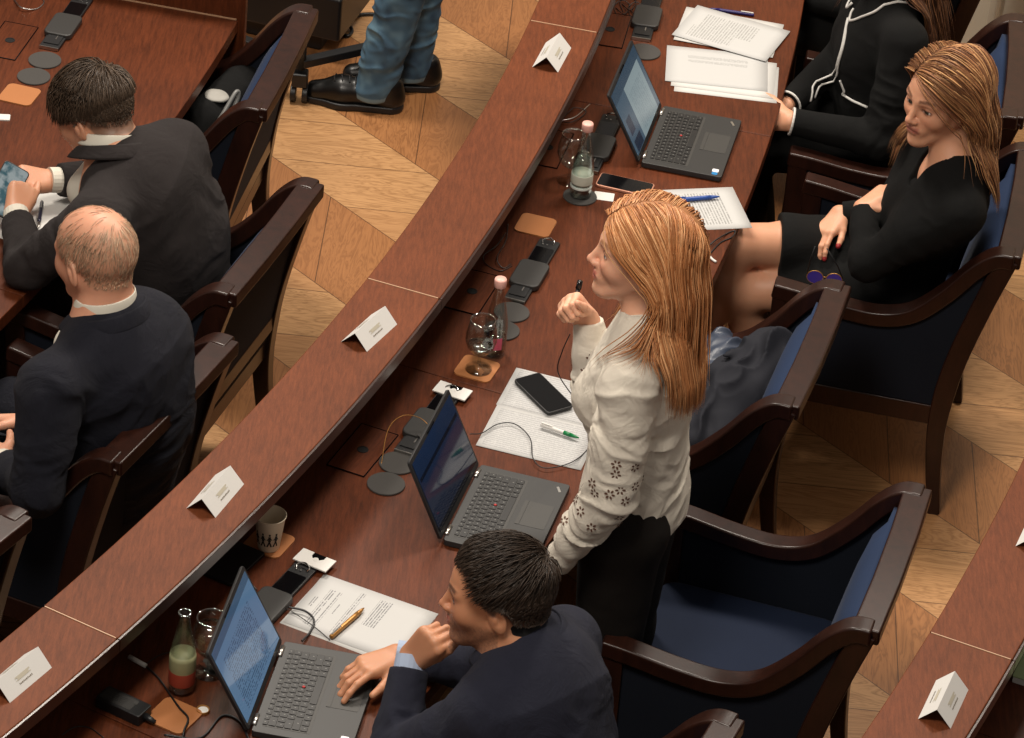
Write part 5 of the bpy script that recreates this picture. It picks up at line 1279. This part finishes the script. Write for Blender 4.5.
def woman_seated():
    az = 184; fwd = dirv(az); left = nrm(np.cross(UP, fwd)); pel = V3(1.04, 8.91, .56); nb = V3(at(954, 160, 1.035))
    root = person('seated woman in black dress with crossed bare legs, arms folded', (pel[0], pel[1], 0))
    F = Frame(at(944, 96, 1.215), dirv(220, -4), UP+V3(.03, 0, 0), 1.07)
    shL, shR = V3(at(962, 212, .955)), V3(at(924, 150, .97)); elL = V3(at(868, 262, .74)); wrL = V3(at(862, 208, .82)); elR = V3(at(893, 215, .72)); wrR = V3(at(840, 213, .715))
    B = SDF(); head(B, F, female=True, neck=nb+UP*.01, neck_r=.046)
    torso(B, [(pel, .13, .09), (pel*.5+nb*.5, .10, .07), (nb-UP*.09, .12, .075)], fwd)
    B.ell(nb-UP*.060+fwd*.030, (.055, .07, .05), None, .03)
    for sh, el, wr in ((shL, elL, wrL), (shR, elR, wrR)): B.cone(nb-UP*.04, sh, .04, .036, .03); arm(B, sh, el, wr, (.034, .03, .027, .022))
    tR = hand(B, wrR, nrm(V3(at(817, 243, .672))-wrR), nrm(UP*.8+fwd*.5+left*.25), True, curl=(.3, .42, .55, .65), s=.88, spread=.06, thumb=(.9, .5, -.2))
    hand(B, wrL, nrm(V3(at(885, 192, .86))-wrL), nrm(fwd*.8+UP*.4+left*.2), False, curl=(.5, .5, .5, .5), s=.93)
    # crossed bare legs: far leg over the near one
    kT = V3(at(733, 243, .655)); aT = V3(at(700, 345, .30)); kB = V3(at(742, 290, .50)); aB = V3(at(752, 395, .10)); hR_, hL_ = pel-left*.09, pel+left*.09
    for h_, k_, a_ in ((hR_, kT, aT), (hL_, kB, aB)):
        B.cone(h_, h_*.35+k_*.65, .082, .068, .03); B.cone(h_*.35+k_*.65, k_, .066, .056, .03); c_ = k_*.68+a_*.32-fwd*.012; B.cone(k_, c_, .054, .054, .03); B.cone(c_, a_, .053, .033, .02); B.cone(a_, a_+fwd*.10-UP*.05, .03, .025, .02)
        B.ell(k_+fwd*.012+UP*.012, (.045, .045, .042), None, .03)
    me, P = B.mesh('body', .0034); c = skin_col(F, P, (212, 156, 124), lips=(158, 92, 80), brow=(92, 62, 44), cheeks=.2, lids=(58, 38, 32))
    for t in tR: c = mixc(c, (np.linalg.norm(P-t, axis=1) < .0095)*1.0, lin((150, 34, 40)))
    paint(me, c); child('body', me, 'skin', root); eyes(F, root, (60, 60, 50))
    for a_ in (aT, aB):
        Sh = SDF(); Sh.cone(a_-UP*.02, a_+fwd*.13-UP*.07, .036, .028, .02); me, _ = Sh.mesh('shoe', .006); child('shoe', me, 'blackshoe', root)
    J = SDF()
    for sh, el, wr in ((shL, elL, wrL), (shR, elR, wrR)): sleeve(J, sh, el, wr, (.056, .050, .033), .004, (.02, .015))
    torso(J, [(pel+UP*.0, .165, .130), (pel*.66+nb*.34, .138, .108), (pel*.40+nb*.60, .145, .110), (nb-UP*.10, .145, .095), (nb-UP*.045, .085, .060)], fwd, .05)
    for y in (-1, 1): J.ell(nb-UP*.19+fwd*.085+left*y*.062, (.072, .068, .070), None, .045)
    for sh, el, wr in ((shL, elL, wrL), (shR, elR, wrR)): J.cone(nb-UP*.045, sh, .046, .052, .04)
    for h_, k_ in ((hR_, kT), (hL_, kB)): J.cone(h_, h_*.32+k_*.68, .106, .086, .04); J.cone(h_*.32+k_*.68, k_, .086, .074, .03)
    hd = fwd; hc = pel+fwd*.345; J.fn(lambda P: (P-hc)@hd, .004, 'i')
    J.cone(nb+UP*.045+fwd*.035, nb+fwd*.100-UP*.070, .056, .018, .006, op='s'); J.cone(nb+UP*.03, nb-UP*.012, .052, .062, .006, op='s')
    J.disp = folds([(elL, nrm(wrL-elL)), (shL*.5+elL*.5, nrm(elL-shL)), (elR, nrm(wrR-elR)), (pel*.7+nb*.3+fwd*.08, UP), (pel+fwd*.2, nrm(fwd+left*.4))], .0055, 30, seed=6, span=.14)
    me, P = J.mesh('dress', .0055); child('dress', me, 'blackcloth', root)
    Bn = SDF(); Bn.ell(nb+fwd*.085-UP*.088, (.022, .040, .018), None, .01); me, _ = Bn.mesh('top_edge', .004); child('top_edge', me, 'blackcloth', root)
    long_hair(root, F, coll_sdf(B, J), 5200, [(116, 78, 52), (136, 92, 60), (98, 62, 42), (190, 144, 98), (160, 112, 74)], rng, part=-.025, tuck=False, length=.40, front=.30, off=(.0, .018), capoff=.012, rad=.0015, wave=.16, outw=.12, capcol=(108, 70, 46))
    for k, (px, py) in enumerate(((944, 171), (948.5, 177.5))):
        p = on_surface(J, np.array([V3(at(px, py, .97+.0*k))]), .004)[0]; me = bpy.data.meshes.new('brooch'); bm = bmesh.new(); bmesh.ops.create_icosphere(bm, subdivisions=2, radius=.0085+.002*k); bm.to_mesh(me); bm.free(); me.transform(Matrix.Translation(Vector(p))); me.polygons.foreach_set('use_smooth', [True]*len(me.polygons)); child('brooch_pearl', me, 'white', root)
    me = bpy.data.meshes.new('earring'); bm = bmesh.new(); bmesh.ops.create_icosphere(bm, subdivisions=2, radius=.006); bm.to_mesh(me); bm.free(); me.transform(Matrix.Translation(Vector(F.w(-.002, .088, -.050)))); child('earring', me, 'chrome', root)
    # folded sunglasses hanging from her hand
    g0 = V3(at(815, 277, .70)); r = thing('sunglasses', 'violet-tinted glasses dangling from the seated woman\'s hand', 'glasses', g0, math.radians(-95)); 
    m = MB(); ring = [(0, .022*math.cos(a), .020*math.sin(a)) for a in np.linspace(0, 2*math.pi, 20)]
    m.tube(ring, .0014, 6); m.tube([(0, y+.052, z) for _, y, z in ring], .0014, 6); m.tube([(0, .022, .004), (0, .030, .004)], .0014, 6); m.build('frame', 'gold', r, smooth=True)
    for y in (0, .052): m = MB(); m.add([(0.0, y+.021*math.cos(a), .019*math.sin(a)) for a in np.linspace(0, 2*math.pi, 20)[:-1]]+[(.001, y+.021*math.cos(a), .019*math.sin(a)) for a in np.linspace(0, 2*math.pi, 20)[:-1]], [tuple(range(19)), tuple(range(19, 38))]); m.build('lens', 'violet', r)
    m = MB(); m.tube([(0, -.022, .008), (.004, -.020, .05), (.006, -.012, .10)], .0018, 6); m.tube([(0, .074, .008), (.006, .055, .05), (.008, .02, .10)], .0018, 6); m.build('temple', 'black', r, smooth=True)
M['violet'] = plain('violet_lens', (70, 56, 150), .08)
woman_seated()

def woman_piping():
    az = 186; fwd = dirv(az); left = nrm(np.cross(UP, fwd)); pel = V3(1.01, 9.66, .56); nb = V3(at(889, -10, 1.02))
    root = person('woman with long brown hair in black jacket with white piping, hands in lap', (pel[0], pel[1], 0))
    F = Frame(nb+fwd*.045+UP*.185, dirv(200, -15), UP, 1.04)
    shL, shR = V3(at(905, 42, .965)), V3(at(874, -36, .98)); elL = V3(at(880, 140, .69)); wrL = V3(at(790, 121, .72)); elR = V3(at(846, 52, .74)); wrR = V3(at(788, 104, .70))
    B = SDF(); head(B, F, female=True, neck=nb+UP*.01, neck_r=.046); torso(B, [(pel, .13, .09), (pel*.5+nb*.5, .10, .07), (nb-UP*.09, .12, .07)], fwd)
    for sh, el, wr in ((shL, elL, wrL), (shR, elR, wrR)): B.cone(nb-UP*.04, sh, .04, .036, .03); arm(B, sh, el, wr, (.034, .03, .027, .022))
    hand(B, wrL, nrm(V3(-.8, .25, -.1)), nrm(V3(-.2, -.7, .6)), False, curl=(.9, 1.0, 1.0, 1.0), s=.92, spread=.02); hand(B, wrR, nrm(V3(-.8, .1, -.1)), nrm(V3(-.1, -.3, .8)), True, curl=(.8, .9, .9, .9), s=.92, spread=.02)
    seated_lower(root, pel, fwd, [tuple(pel+fwd*.40+left*.07-UP*.02), tuple(pel+fwd*.40-left*.08-UP*.02)], [tuple(pel+fwd*.38+left*.08-UP*.46), tuple(pel+fwd*.32-left*.08-UP*.46)], 'blackcloth', B, (.095, .080, .07, .070))
    me, P = B.mesh('body', .004); paint(me, skin_col(F, P, (212, 156, 124), lips=(158, 92, 80), brow=(70, 46, 34))); child('body', me, 'skin', root); eyes(F, root)
    J = SDF()
    for sh, el, wr in ((shL, elL, wrL), (shR, elR, wrR)): sleeve(J, sh, el, wr, (.060, .053, .039), .004, (.02, .015))
    torso(J, [(pel+UP*.02, .165, .140), (pel*.62+nb*.38+fwd*.02, .142, .122), (pel*.40+nb*.60, .148, .108), (nb-UP*.10, .150, .095), (nb-UP*.040, .085, .060)], fwd, .05)
    for y in (-1, 1): J.ell(nb-UP*.19+fwd*.060+left*y*.060, (.070, .066, .075), None, .06)
    J.cone(nb-UP*.03, nb+UP*.015, .062, .056, .02); J.cone(nb+UP*.01, F.w(-.01, 0, -.06), .052, .052, .006, op='s'); J.cone(nb+fwd*.055+UP*.03, nb+fwd*.11-UP*.07, .035, .016, .008, op='s')
    for sh, el, wr in ((shL, elL, wrL), (shR, elR, wrR)): J.cone(nb-UP*.045, sh, .048, .056, .04)
    J.disp = folds([(elL, nrm(wrL-elL)), (shL*.5+elL*.5, nrm(elL-shL)), (pel*.7+nb*.3+fwd*.08, UP)], .007, 28, seed=8, span=.15)
    me, P = J.mesh('jacket', .0055); child('jacket', me, 'blackcloth', root)
    def px(l, z): return [tuple(at(x, y, z_)) for (x, y), z_ in zip(l, z if isinstance(z, list) else [z]*len(l))]
    nf = [nb+fwd*.065-UP*.0, nb+fwd*.13-UP*.11, nb+fwd*.158-UP*.20, pel*.5+nb*.5+fwd*.13, pel*.75+nb*.25+fwd*.12]
    for dx in (0, 7): trim(J, [tuple(at(x+dx, y, z)) for x, y, z in ((850, 19, .93), (835, 45, .88), (821, 66, .82), (819, 84, .76), (818, 106, .70))], .0032, 'piping', 'white', root, off=.002)
    for y in (-1, 1):
        c0 = nb-UP*.0-fwd*.02+left*y*.07; trim(J, [tuple(nb+fwd*.10-UP*.055+left*y*.012), tuple(nb+fwd*.105-UP*.085+left*y*.040), tuple(nb+fwd*.055-UP*.05+left*y*.075), tuple(nb-fwd*.02-UP*.02+left*y*.085)], .0040, 'piping', 'white', root, off=.002)
    pc = pel*.62+nb*.38+fwd*.10+left*.065
    trim(J, [tuple(pc+UP*.020), tuple(pc+UP*.0), tuple(pc-UP*.014)], .0042, 'pocket_piping', 'white', root, off=.002); trim(J, [tuple(pc-UP*.014), tuple(pc-UP*.016+left*.03-fwd*.02), tuple(pc-UP*.016+left*.055-fwd*.05)], .0042, 'pocket_piping', 'white', root, off=.002)
    for wr, el in ((wrL, elL), (wrR, elR)):
        d = nrm(wr-el); m = MB(); e1 = nrm(np.cross(d, UP)); e2 = np.cross(d, e1); m.tube([tuple(wr-d*.005+(e1*math.cos(a)+e2*math.sin(a))*.0385) for a in np.linspace(0, 6.283, 22)], .0036, 6); me = m.mesh('cuff_piping'); child('cuff_piping', me, 'white', root)
    long_hair(root, F, coll_sdf(B, J), 4200, [(84, 54, 38), (104, 68, 46), (70, 44, 32), (140, 96, 64)], rng, length=.52, front=.28, off=(.0, .016), capoff=.010, rad=.0015, wave=.08, outw=.08, tuck=False)
woman_piping()
M['pinkblouse'] = cloth('pale_pink_blouse', (222, 190, 172), sheen=.1, vary=.04, weave=1500, folds=.4)
def woman_pink():
    az = 186; fwd = dirv(az); left = nrm(np.cross(UP, fwd)); pel = V3(1.09, 10.33, .56); nb = V3(.93, 10.31, 1.0)
    root = person('person in dark jacket over pale pink blouse, cut off by the top edge', (pel[0], pel[1], 0))
    F = Frame(nb+fwd*.04+UP*.18, dirv(190, -10), UP, 1.04); shL, shR = nb+left*.17-UP*.05, nb-left*.17-UP*.05; elL, elR = V3(.97, 10.08, .74), V3(.97, 10.56, .74); wrL, wrR = V3(.76, 10.22, .68), V3(.76, 10.42, .68)
    B = SDF(); head(B, F, female=True, neck=nb+UP*.01, neck_r=.046); torso(B, [(pel, .13, .09), (pel*.5+nb*.5, .10, .07), (nb-UP*.09, .12, .07)], fwd)
    for sh, el, wr in ((shL, elL, wrL), (shR, elR, wrR)): B.cone(nb-UP*.04, sh, .04, .036, .03); arm(B, sh, el, wr, (.034, .03, .027, .022)); hand(B, wr, fwd-UP*.1, UP, sh is shR, s=.92)
    seated_lower(root, pel, fwd, [tuple(pel+fwd*.40+left*.08), tuple(pel+fwd*.40-left*.08)], [tuple(pel+fwd*.42+left*.08-UP*.46), tuple(pel+fwd*.42-left*.08-UP*.46)], 'blackcloth', B, (.085, .066, .055, .048))
    me, P = B.mesh('body', .005); paint(me, skin_col(F, P, (212, 156, 124), brow=(70, 46, 34))); child('body', me, 'skin', root)
    def T(J, e): torso(J, [(pel+UP*.02, .160+e, .120+e), (pel*.55+nb*.45, .138+e, .105+e), (nb-UP*.10, .145+e, .092+e), (nb-UP*.040, .085+e, .060+e)], fwd, .05)
    J = SDF(); T(J, 0); me, P = J.mesh('blouse', .007); child('blouse', me, 'pinkblouse', root)
    J = SDF(); T(J, .012)
    for sh, el, wr in ((shL, elL, wrL), (shR, elR, wrR)): J.cone(nb-UP*.045, sh, .05, .056, .04); J.cone(sh, el, .060, .053, .02); J.cone(el, wr, .052, .040, .015)
    J.cone(pel+fwd*.22+UP*.10, nb+fwd*.16, .05, .055, .01, op='s'); me, P = J.mesh('jacket', .007); child('jacket', me, 'blackcloth', root)
    long_hair(root, F, coll_sdf(B, J), 1500, [(84, 54, 38), (104, 68, 46)], rng, length=.36, front=.2, off=(.0, .012), rad=.002)
woman_pink()
def jeans_wearer():
    fwd = dirv(182); left = nrm(np.cross(UP, fwd)); root = person('person in blue jeans and black leather shoes, standing on the parquet', (-.47, 10.55, 0))
    aN, aF = V3(at(374, 82, .09)), V3(at(411, 62, .09)); hN, hF = aN+UP*.80+V3(.17, .06, 0), aF+UP*.80+V3(.04, -.02, 0); pc = (hN+hF)/2+UP*.05; nb = pc+UP*.50
    B = SDF(); F = Frame(nb+fwd*.03+UP*.18, fwd, UP, 1.05); head(B, F, neck=nb); torso(B, [(pc, .13, .09), (pc*.5+nb*.5, .12, .08), (nb-UP*.08, .14, .08)], fwd)
    sh = [nb+left*.19-UP*.05, nb-left*.19-UP*.05]
    for y, s_ in zip((1, -1), sh): el = s_-UP*.29+left*y*.03; wr = el-UP*.23+fwd*.08; arm(B, s_, el, wr); hand(B, wr, -UP+fwd*.2, left*y, y < 0)
    for h_, a_ in ((hN, aN), (hF, aF)): m_ = h_*.5+a_*.5+fwd*.02; B.cone(h_, m_, .06, .045, .03); B.cone(m_, a_, .045, .032, .02); B.cone(a_, a_+fwd*.12-UP*.05, .03, .022, .02)
    me, P = B.mesh('body', .006); paint(me, skin_col(F, P, (200, 146, 116), brow=(60, 44, 34), hair=(60, 46, 36))); child('body', me, 'skin', root)
    T = SDF()
    for h_, a_ in ((hN, aN), (hF, aF)): m_ = h_*.5+a_*.5+fwd*.0; T.cone(h_, m_, .105, .078, .03); T.cone(m_, a_-UP*.03, .078, .064, .03); T.fn(lambda P: .045-P[:, 2], .003, 'i')
    T.cone(hN, hF, .11, .11, .04)
    T.disp = folds([(aN+UP*.06, nrm(UP+fwd*.3)), (aN+UP*.24, nrm(UP-fwd*.3)), (aF+UP*.06, UP), (aF+UP*.22, UP), (aN+UP*.4, UP)], .011, 26, seed=12, span=.13)
    me, P = T.mesh('jeans', .0055)
    c = np.tile(lin((62, 92, 114)), (len(me.vertices), 1)); n_ = vnoise(P, 14, 3)+.6*vnoise(P, 45, 5); c = mixc(c, sm(n_, -.1, .45), lin((96, 128, 146)), .8); c = mixc(c, sm(-n_, .05, .5), lin((34, 54, 74)), .8); c = mixc(c, (P[:, 2] < .062)*1.0, lin((122, 146, 156)), .7)
    paint(me, c); child('jeans', me, M['denim'], root)
    Tp = SDF(); torso(Tp, [(pc, .16, .115), (pc*.5+nb*.5, .16, .12), (nb-UP*.10, .165, .11), (nb-UP*.04, .09, .07)], fwd, .05)
    for y, s_ in zip((1, -1), sh): el = s_-UP*.29+left*y*.03; Tp.cone(nb-UP*.04, s_, .05, .06, .04); Tp.cone(s_, el, .06, .05, .02); Tp.cone(el, el-UP*.2+fwd*.07, .05, .04, .02)
    me, P = Tp.mesh('shirt', .008); child('shirt', me, 'suit_ink', root)
    for a_, dz in ((aN, 178), (aF, 186)):
        f_ = dirv(dz); g = V3(a_[0], a_[1], 0); heel = g-f_*.058; Sh = SDF(); lf_ = nrm(np.cross(UP, f_))
        Sh.cone(heel+UP*.045, g+f_*.10+UP*.050, .040, .044, .03); Sh.cone(g+UP*.085-f_*.012, g+UP*.10+f_*.0, .046, .046, .03); Sh.cone(g+f_*.10+UP*.046, g+f_*.185+UP*.036, .044, .033, .03); Sh.cone(heel+UP*.085, heel+UP*.05, .036, .038, .03); Sh.plane((0, 0, .016), (0, 0, -1), .003); Sh.plane((0, 0, .115), (0, 0, 1), .004)
        me, _ = Sh.mesh('shoe', .0045); so = child('shoe', me, 'shoeleather', root)
        So = SDF(); So.cone(heel+UP*.012, g+f_*.10+UP*.012, .043, .049, .02); So.cone(g+f_*.10+UP*.012, g+f_*.190+UP*.012, .049, .034, .03); So.plane((0, 0, .024), (0, 0, 1), .003); So.plane((0, 0, .001), (0, 0, -1), .002)
        me, _ = So.mesh('sole', .0045); o = child('sole', me, 'black', root); o.parent = so; o.location = (0, 0, 0)
        m = MB()
        for k in range(4):
            x = .055+k*.022; m.tube([tuple(V3(p)) for p in on_surface(Sh, [g+f_*x+lf_*-.020+UP*.085, g+f_*(x+.004)+UP*.09, g+f_*x+lf_*.020+UP*.085], .002)], .0022, 6)
        me = m.mesh('laces'); o = child('laces', me, 'black', root); o.parent = so; o.location = (0, 0, 0)
_d = vcol('denim', .85, 0, 900, red=0); M['denim'] = _d; M['shoeleather'] = plain('polished_black_leather', (10, 10, 10), .35)
jeans_wearer()

# ---------------------------------------------------------------- bag, draped jacket, dolly, wall
def soft(name, label, cat, S, h, mat, cen, part):
    root = thing(name, label, cat, (cen[0], cen[1], cen[2])); me, _ = S.mesh(part, h); child(part, me, mat, root); return root
c = V3(at(222, 120, .56)); f_ = dirv(169.1-8+0); l_ = nrm(np.cross(UP, f_))
S = SDF(); S.cone(c-l_*.15-UP*.05, c+l_*.13-UP*.05, .085, .085, .04); S.cone(c-l_*.12+UP*.05, c+l_*.10+UP*.06, .065, .060, .05); S.disp = lambda P: .010*vnoise(P, 16, 4)+.004*vnoise(P, 45, 6)
root = soft('handbag', 'black soft bag with grey handles on the empty chair near the jeans wearer', 'bag', S, .006, 'blackcloth', c-UP*.1, 'bag_body')
M['strapgrey'] = plain('grey_strap', (110, 110, 108), .4); M['flapgrey'] = plain('pale_grey_flap', (150, 148, 142), .6)
for k, (x, y) in enumerate(((228, 100), (247, 96))):
    pts = [V3(at(x-18, y+34, .62)), V3(at(x-4, y+12, .68)), V3(at(x+8, y-8, .72)), V3(at(x+10, y-2, .70)), V3(at(x-2, y+24, .64))]
    m = MB(); m.tube(spline([tuple(p) for p in pts], 8), .006, 8); me = m.mesh('handle'); me.polygons.foreach_set('use_smooth', [True]*len(me.polygons)); child('handle', me, 'strapgrey', root)
for q_, r_ in ((at(217, 96, .68), (.035, .035, .010)), (at(200, 148, .58), (.05, .035, .02))):
    fl = SDF(); fl.ell(V3(q_), r_, None); fl.disp = lambda P: .006*vnoise(P, 40, 2); me, _ = fl.mesh('flap', .004); child('flap', me, 'flapgrey', root)
M['drape'] = cloth('dark_grey_jacket_cloth', (32, 33, 40), sheen=.0, vary=.15, weave=1200); M['lining'] = plain('satin_lining', (56, 64, 80), .42)
S = SDF(); a, b, c_ = V3(at(772, 348, .70)), V3(at(735, 392, .62)), V3(at(700, 440, .56)); S.cone(a, b, .050, .075, .05); S.cone(b, c_, .075, .085, .05); S.cone(a, V3(at(778, 362, .66)), .05, .05, .03)
ax = nrm(c_-a); S.disp = folds([(a, nrm(np.cross(ax, UP))), (b, nrm(np.cross(ax, UP))), (c_, nrm(np.cross(ax, UP)))], .024, 20, seed=15, span=.16)
root = soft('draped_jacket', 'dark grey jacket lying over the chair seat behind the standing woman', 'jacket', S, .006, 'drape', b-UP*.1, 'outer_cloth')
S = SDF(); a, b = V3(at(722, 352, .62)), V3(at(712, 400, .60)); S.cone(a, b, .055, .05, .04); S.disp = folds([(a, nrm(b-a+V3(.2, 0, 0))), (b, nrm(b-a))], .020, 34, seed=17, span=.14)
me, _ = S.mesh('lining', .005); child('lining', me, 'lining', root)
# wheeled stand with equipment
V = at(301, 63, .14); A1 = at(215, 30, .14); A2 = at(390, 43, .14); root = thing('wheeled_stand', 'black wheeled stand on the floor behind the empty chair, beside the jeans wearer', 'stand', (V.x, V.y, 0))
def rel(m, name, mat, **k): me_o = m.build(name, mat, None, **k); me_o.data.transform(Matrix.Translation(-root.location)); me_o.parent = root; return me_o
for P_ in (A1, A2): m = MB(); m.sweep([V, P_], [(-.018, -.014), (.018, -.014), (.018, .014), (-.018, .014)]); rel(m, 'base_arm', 'black', bevel=.004)
m = MB(); m.tube([V+Vector((0, 0, -.02)), V+Vector((0, 0, .16))], .016, 12); rel(m, 'post', 'black', smooth=True)
for P_ in (V, A1, A2):
    m = MB(); m.box((P_.x, P_.y, .085), (.05, .05, .05)); rel(m, 'caster_fork', 'black', bevel=.006)
    for s in (-1, 1): m = MB(); m.tube([(P_.x+s*.010, P_.y, .030), (P_.x+s*.028, P_.y, .030)], .030, 20); rel(m, 'caster_wheel', 'black', bevel=.003)
base = at(292, -16, .16); root = thing('equipment_case', 'black electronic equipment case at the top edge behind the empty chair', 'equipment', (base.x, base.y, .0))
m = MB(); m.box((base.x, base.y, .16), (.46, .34, .16), rz=-.25); rel(m, 'case', 'black', bevel=.012)
m = MB(); m.box((base.x, base.y, .16), (.40, .28, .172), rz=-.25); rel(m, 'top_panel', M['unit_grey'], bevel=.004)
for k in range(5): m = MB(); m.box((base.x-.14+k*.07, base.y-.06-.25*(-.14+k*.07), .25), (.03, .10, .014), rz=-.25); rel(m, 'control_strip', 'blackgloss', bevel=.003)
m = MB(); m.box((base.x, base.y, .045), (.30, .22, .09), rz=-.25); rel(m, 'foot', 'black', bevel=.01)
def fl_cable(l, lab): cable([tuple(at(x, y, z)) for x, y, z in l], .006, 'black', lab, world=True)
fl_cable([(332, 12, .12), (344, 20, .03), (352, 30, .007), (347, 36, .007), (336, 30, .007), (322, 22, .04), (316, 14, .12)], 'black cable loop on the parquet next to the equipment case')
fl_cable([(300, 34, .007), (316, 38, .007), (336, 33, .007), (352, 18, .007), (372, 14, .007), (400, 20, .007)], 'black cable running along the parquet towards the jeans')
fl_cable([(352, -4, .05), (354, 8, .007), (350, 20, .007), (338, 22, .007), (322, 18, .03), (312, 10, .10)], 'black cable hanging from the top edge onto the parquet')
# white panelled wall, upper right
p0 = at(1005, 110, 0); p1 = at(1024, 121, 0); d = (p1-p0).normalized(); n_ = Vector((-d.y, d.x, 0)); n_ = n_ if n_.y > 0 else -n_; a0 = p0-d*1.6; L = 4.2; rz = math.atan2(d.y, d.x); mid = a0+d*L/2
m = MB(); m.box((mid+n_*.06)+Vector((0, 0, 1.3)), (L, .12, 2.6), rz=rz); tag(m.build('wall_right', 'ivory', None), kind='structure')
m = MB(); m.box(mid-n_*.010+Vector((0, 0, .05)), (L, .02, .10), rz=rz); m.box(mid-n_*.016+Vector((0, 0, .02)), (L, .032, .04), rz=rz); tag(m.build('baseboard_right', 'ivory', None, bevel=.004), kind='structure')
m = MB()
for k in range(6):
    c0 = a0+d*(.35+k*.70); 
    for zz in (.20, .95): m.box(c0-n_*.008+Vector((0, 0, zz)), (.52, .022, .035), rz=rz)
    for sx in (-.26, .26): m.box(c0+d*sx-n_*.008+Vector((0, 0, .575)), (.035, .022, .78), rz=rz)
tag(m.build('trim_1', 'ivory', None, bevel=.006), kind='structure')
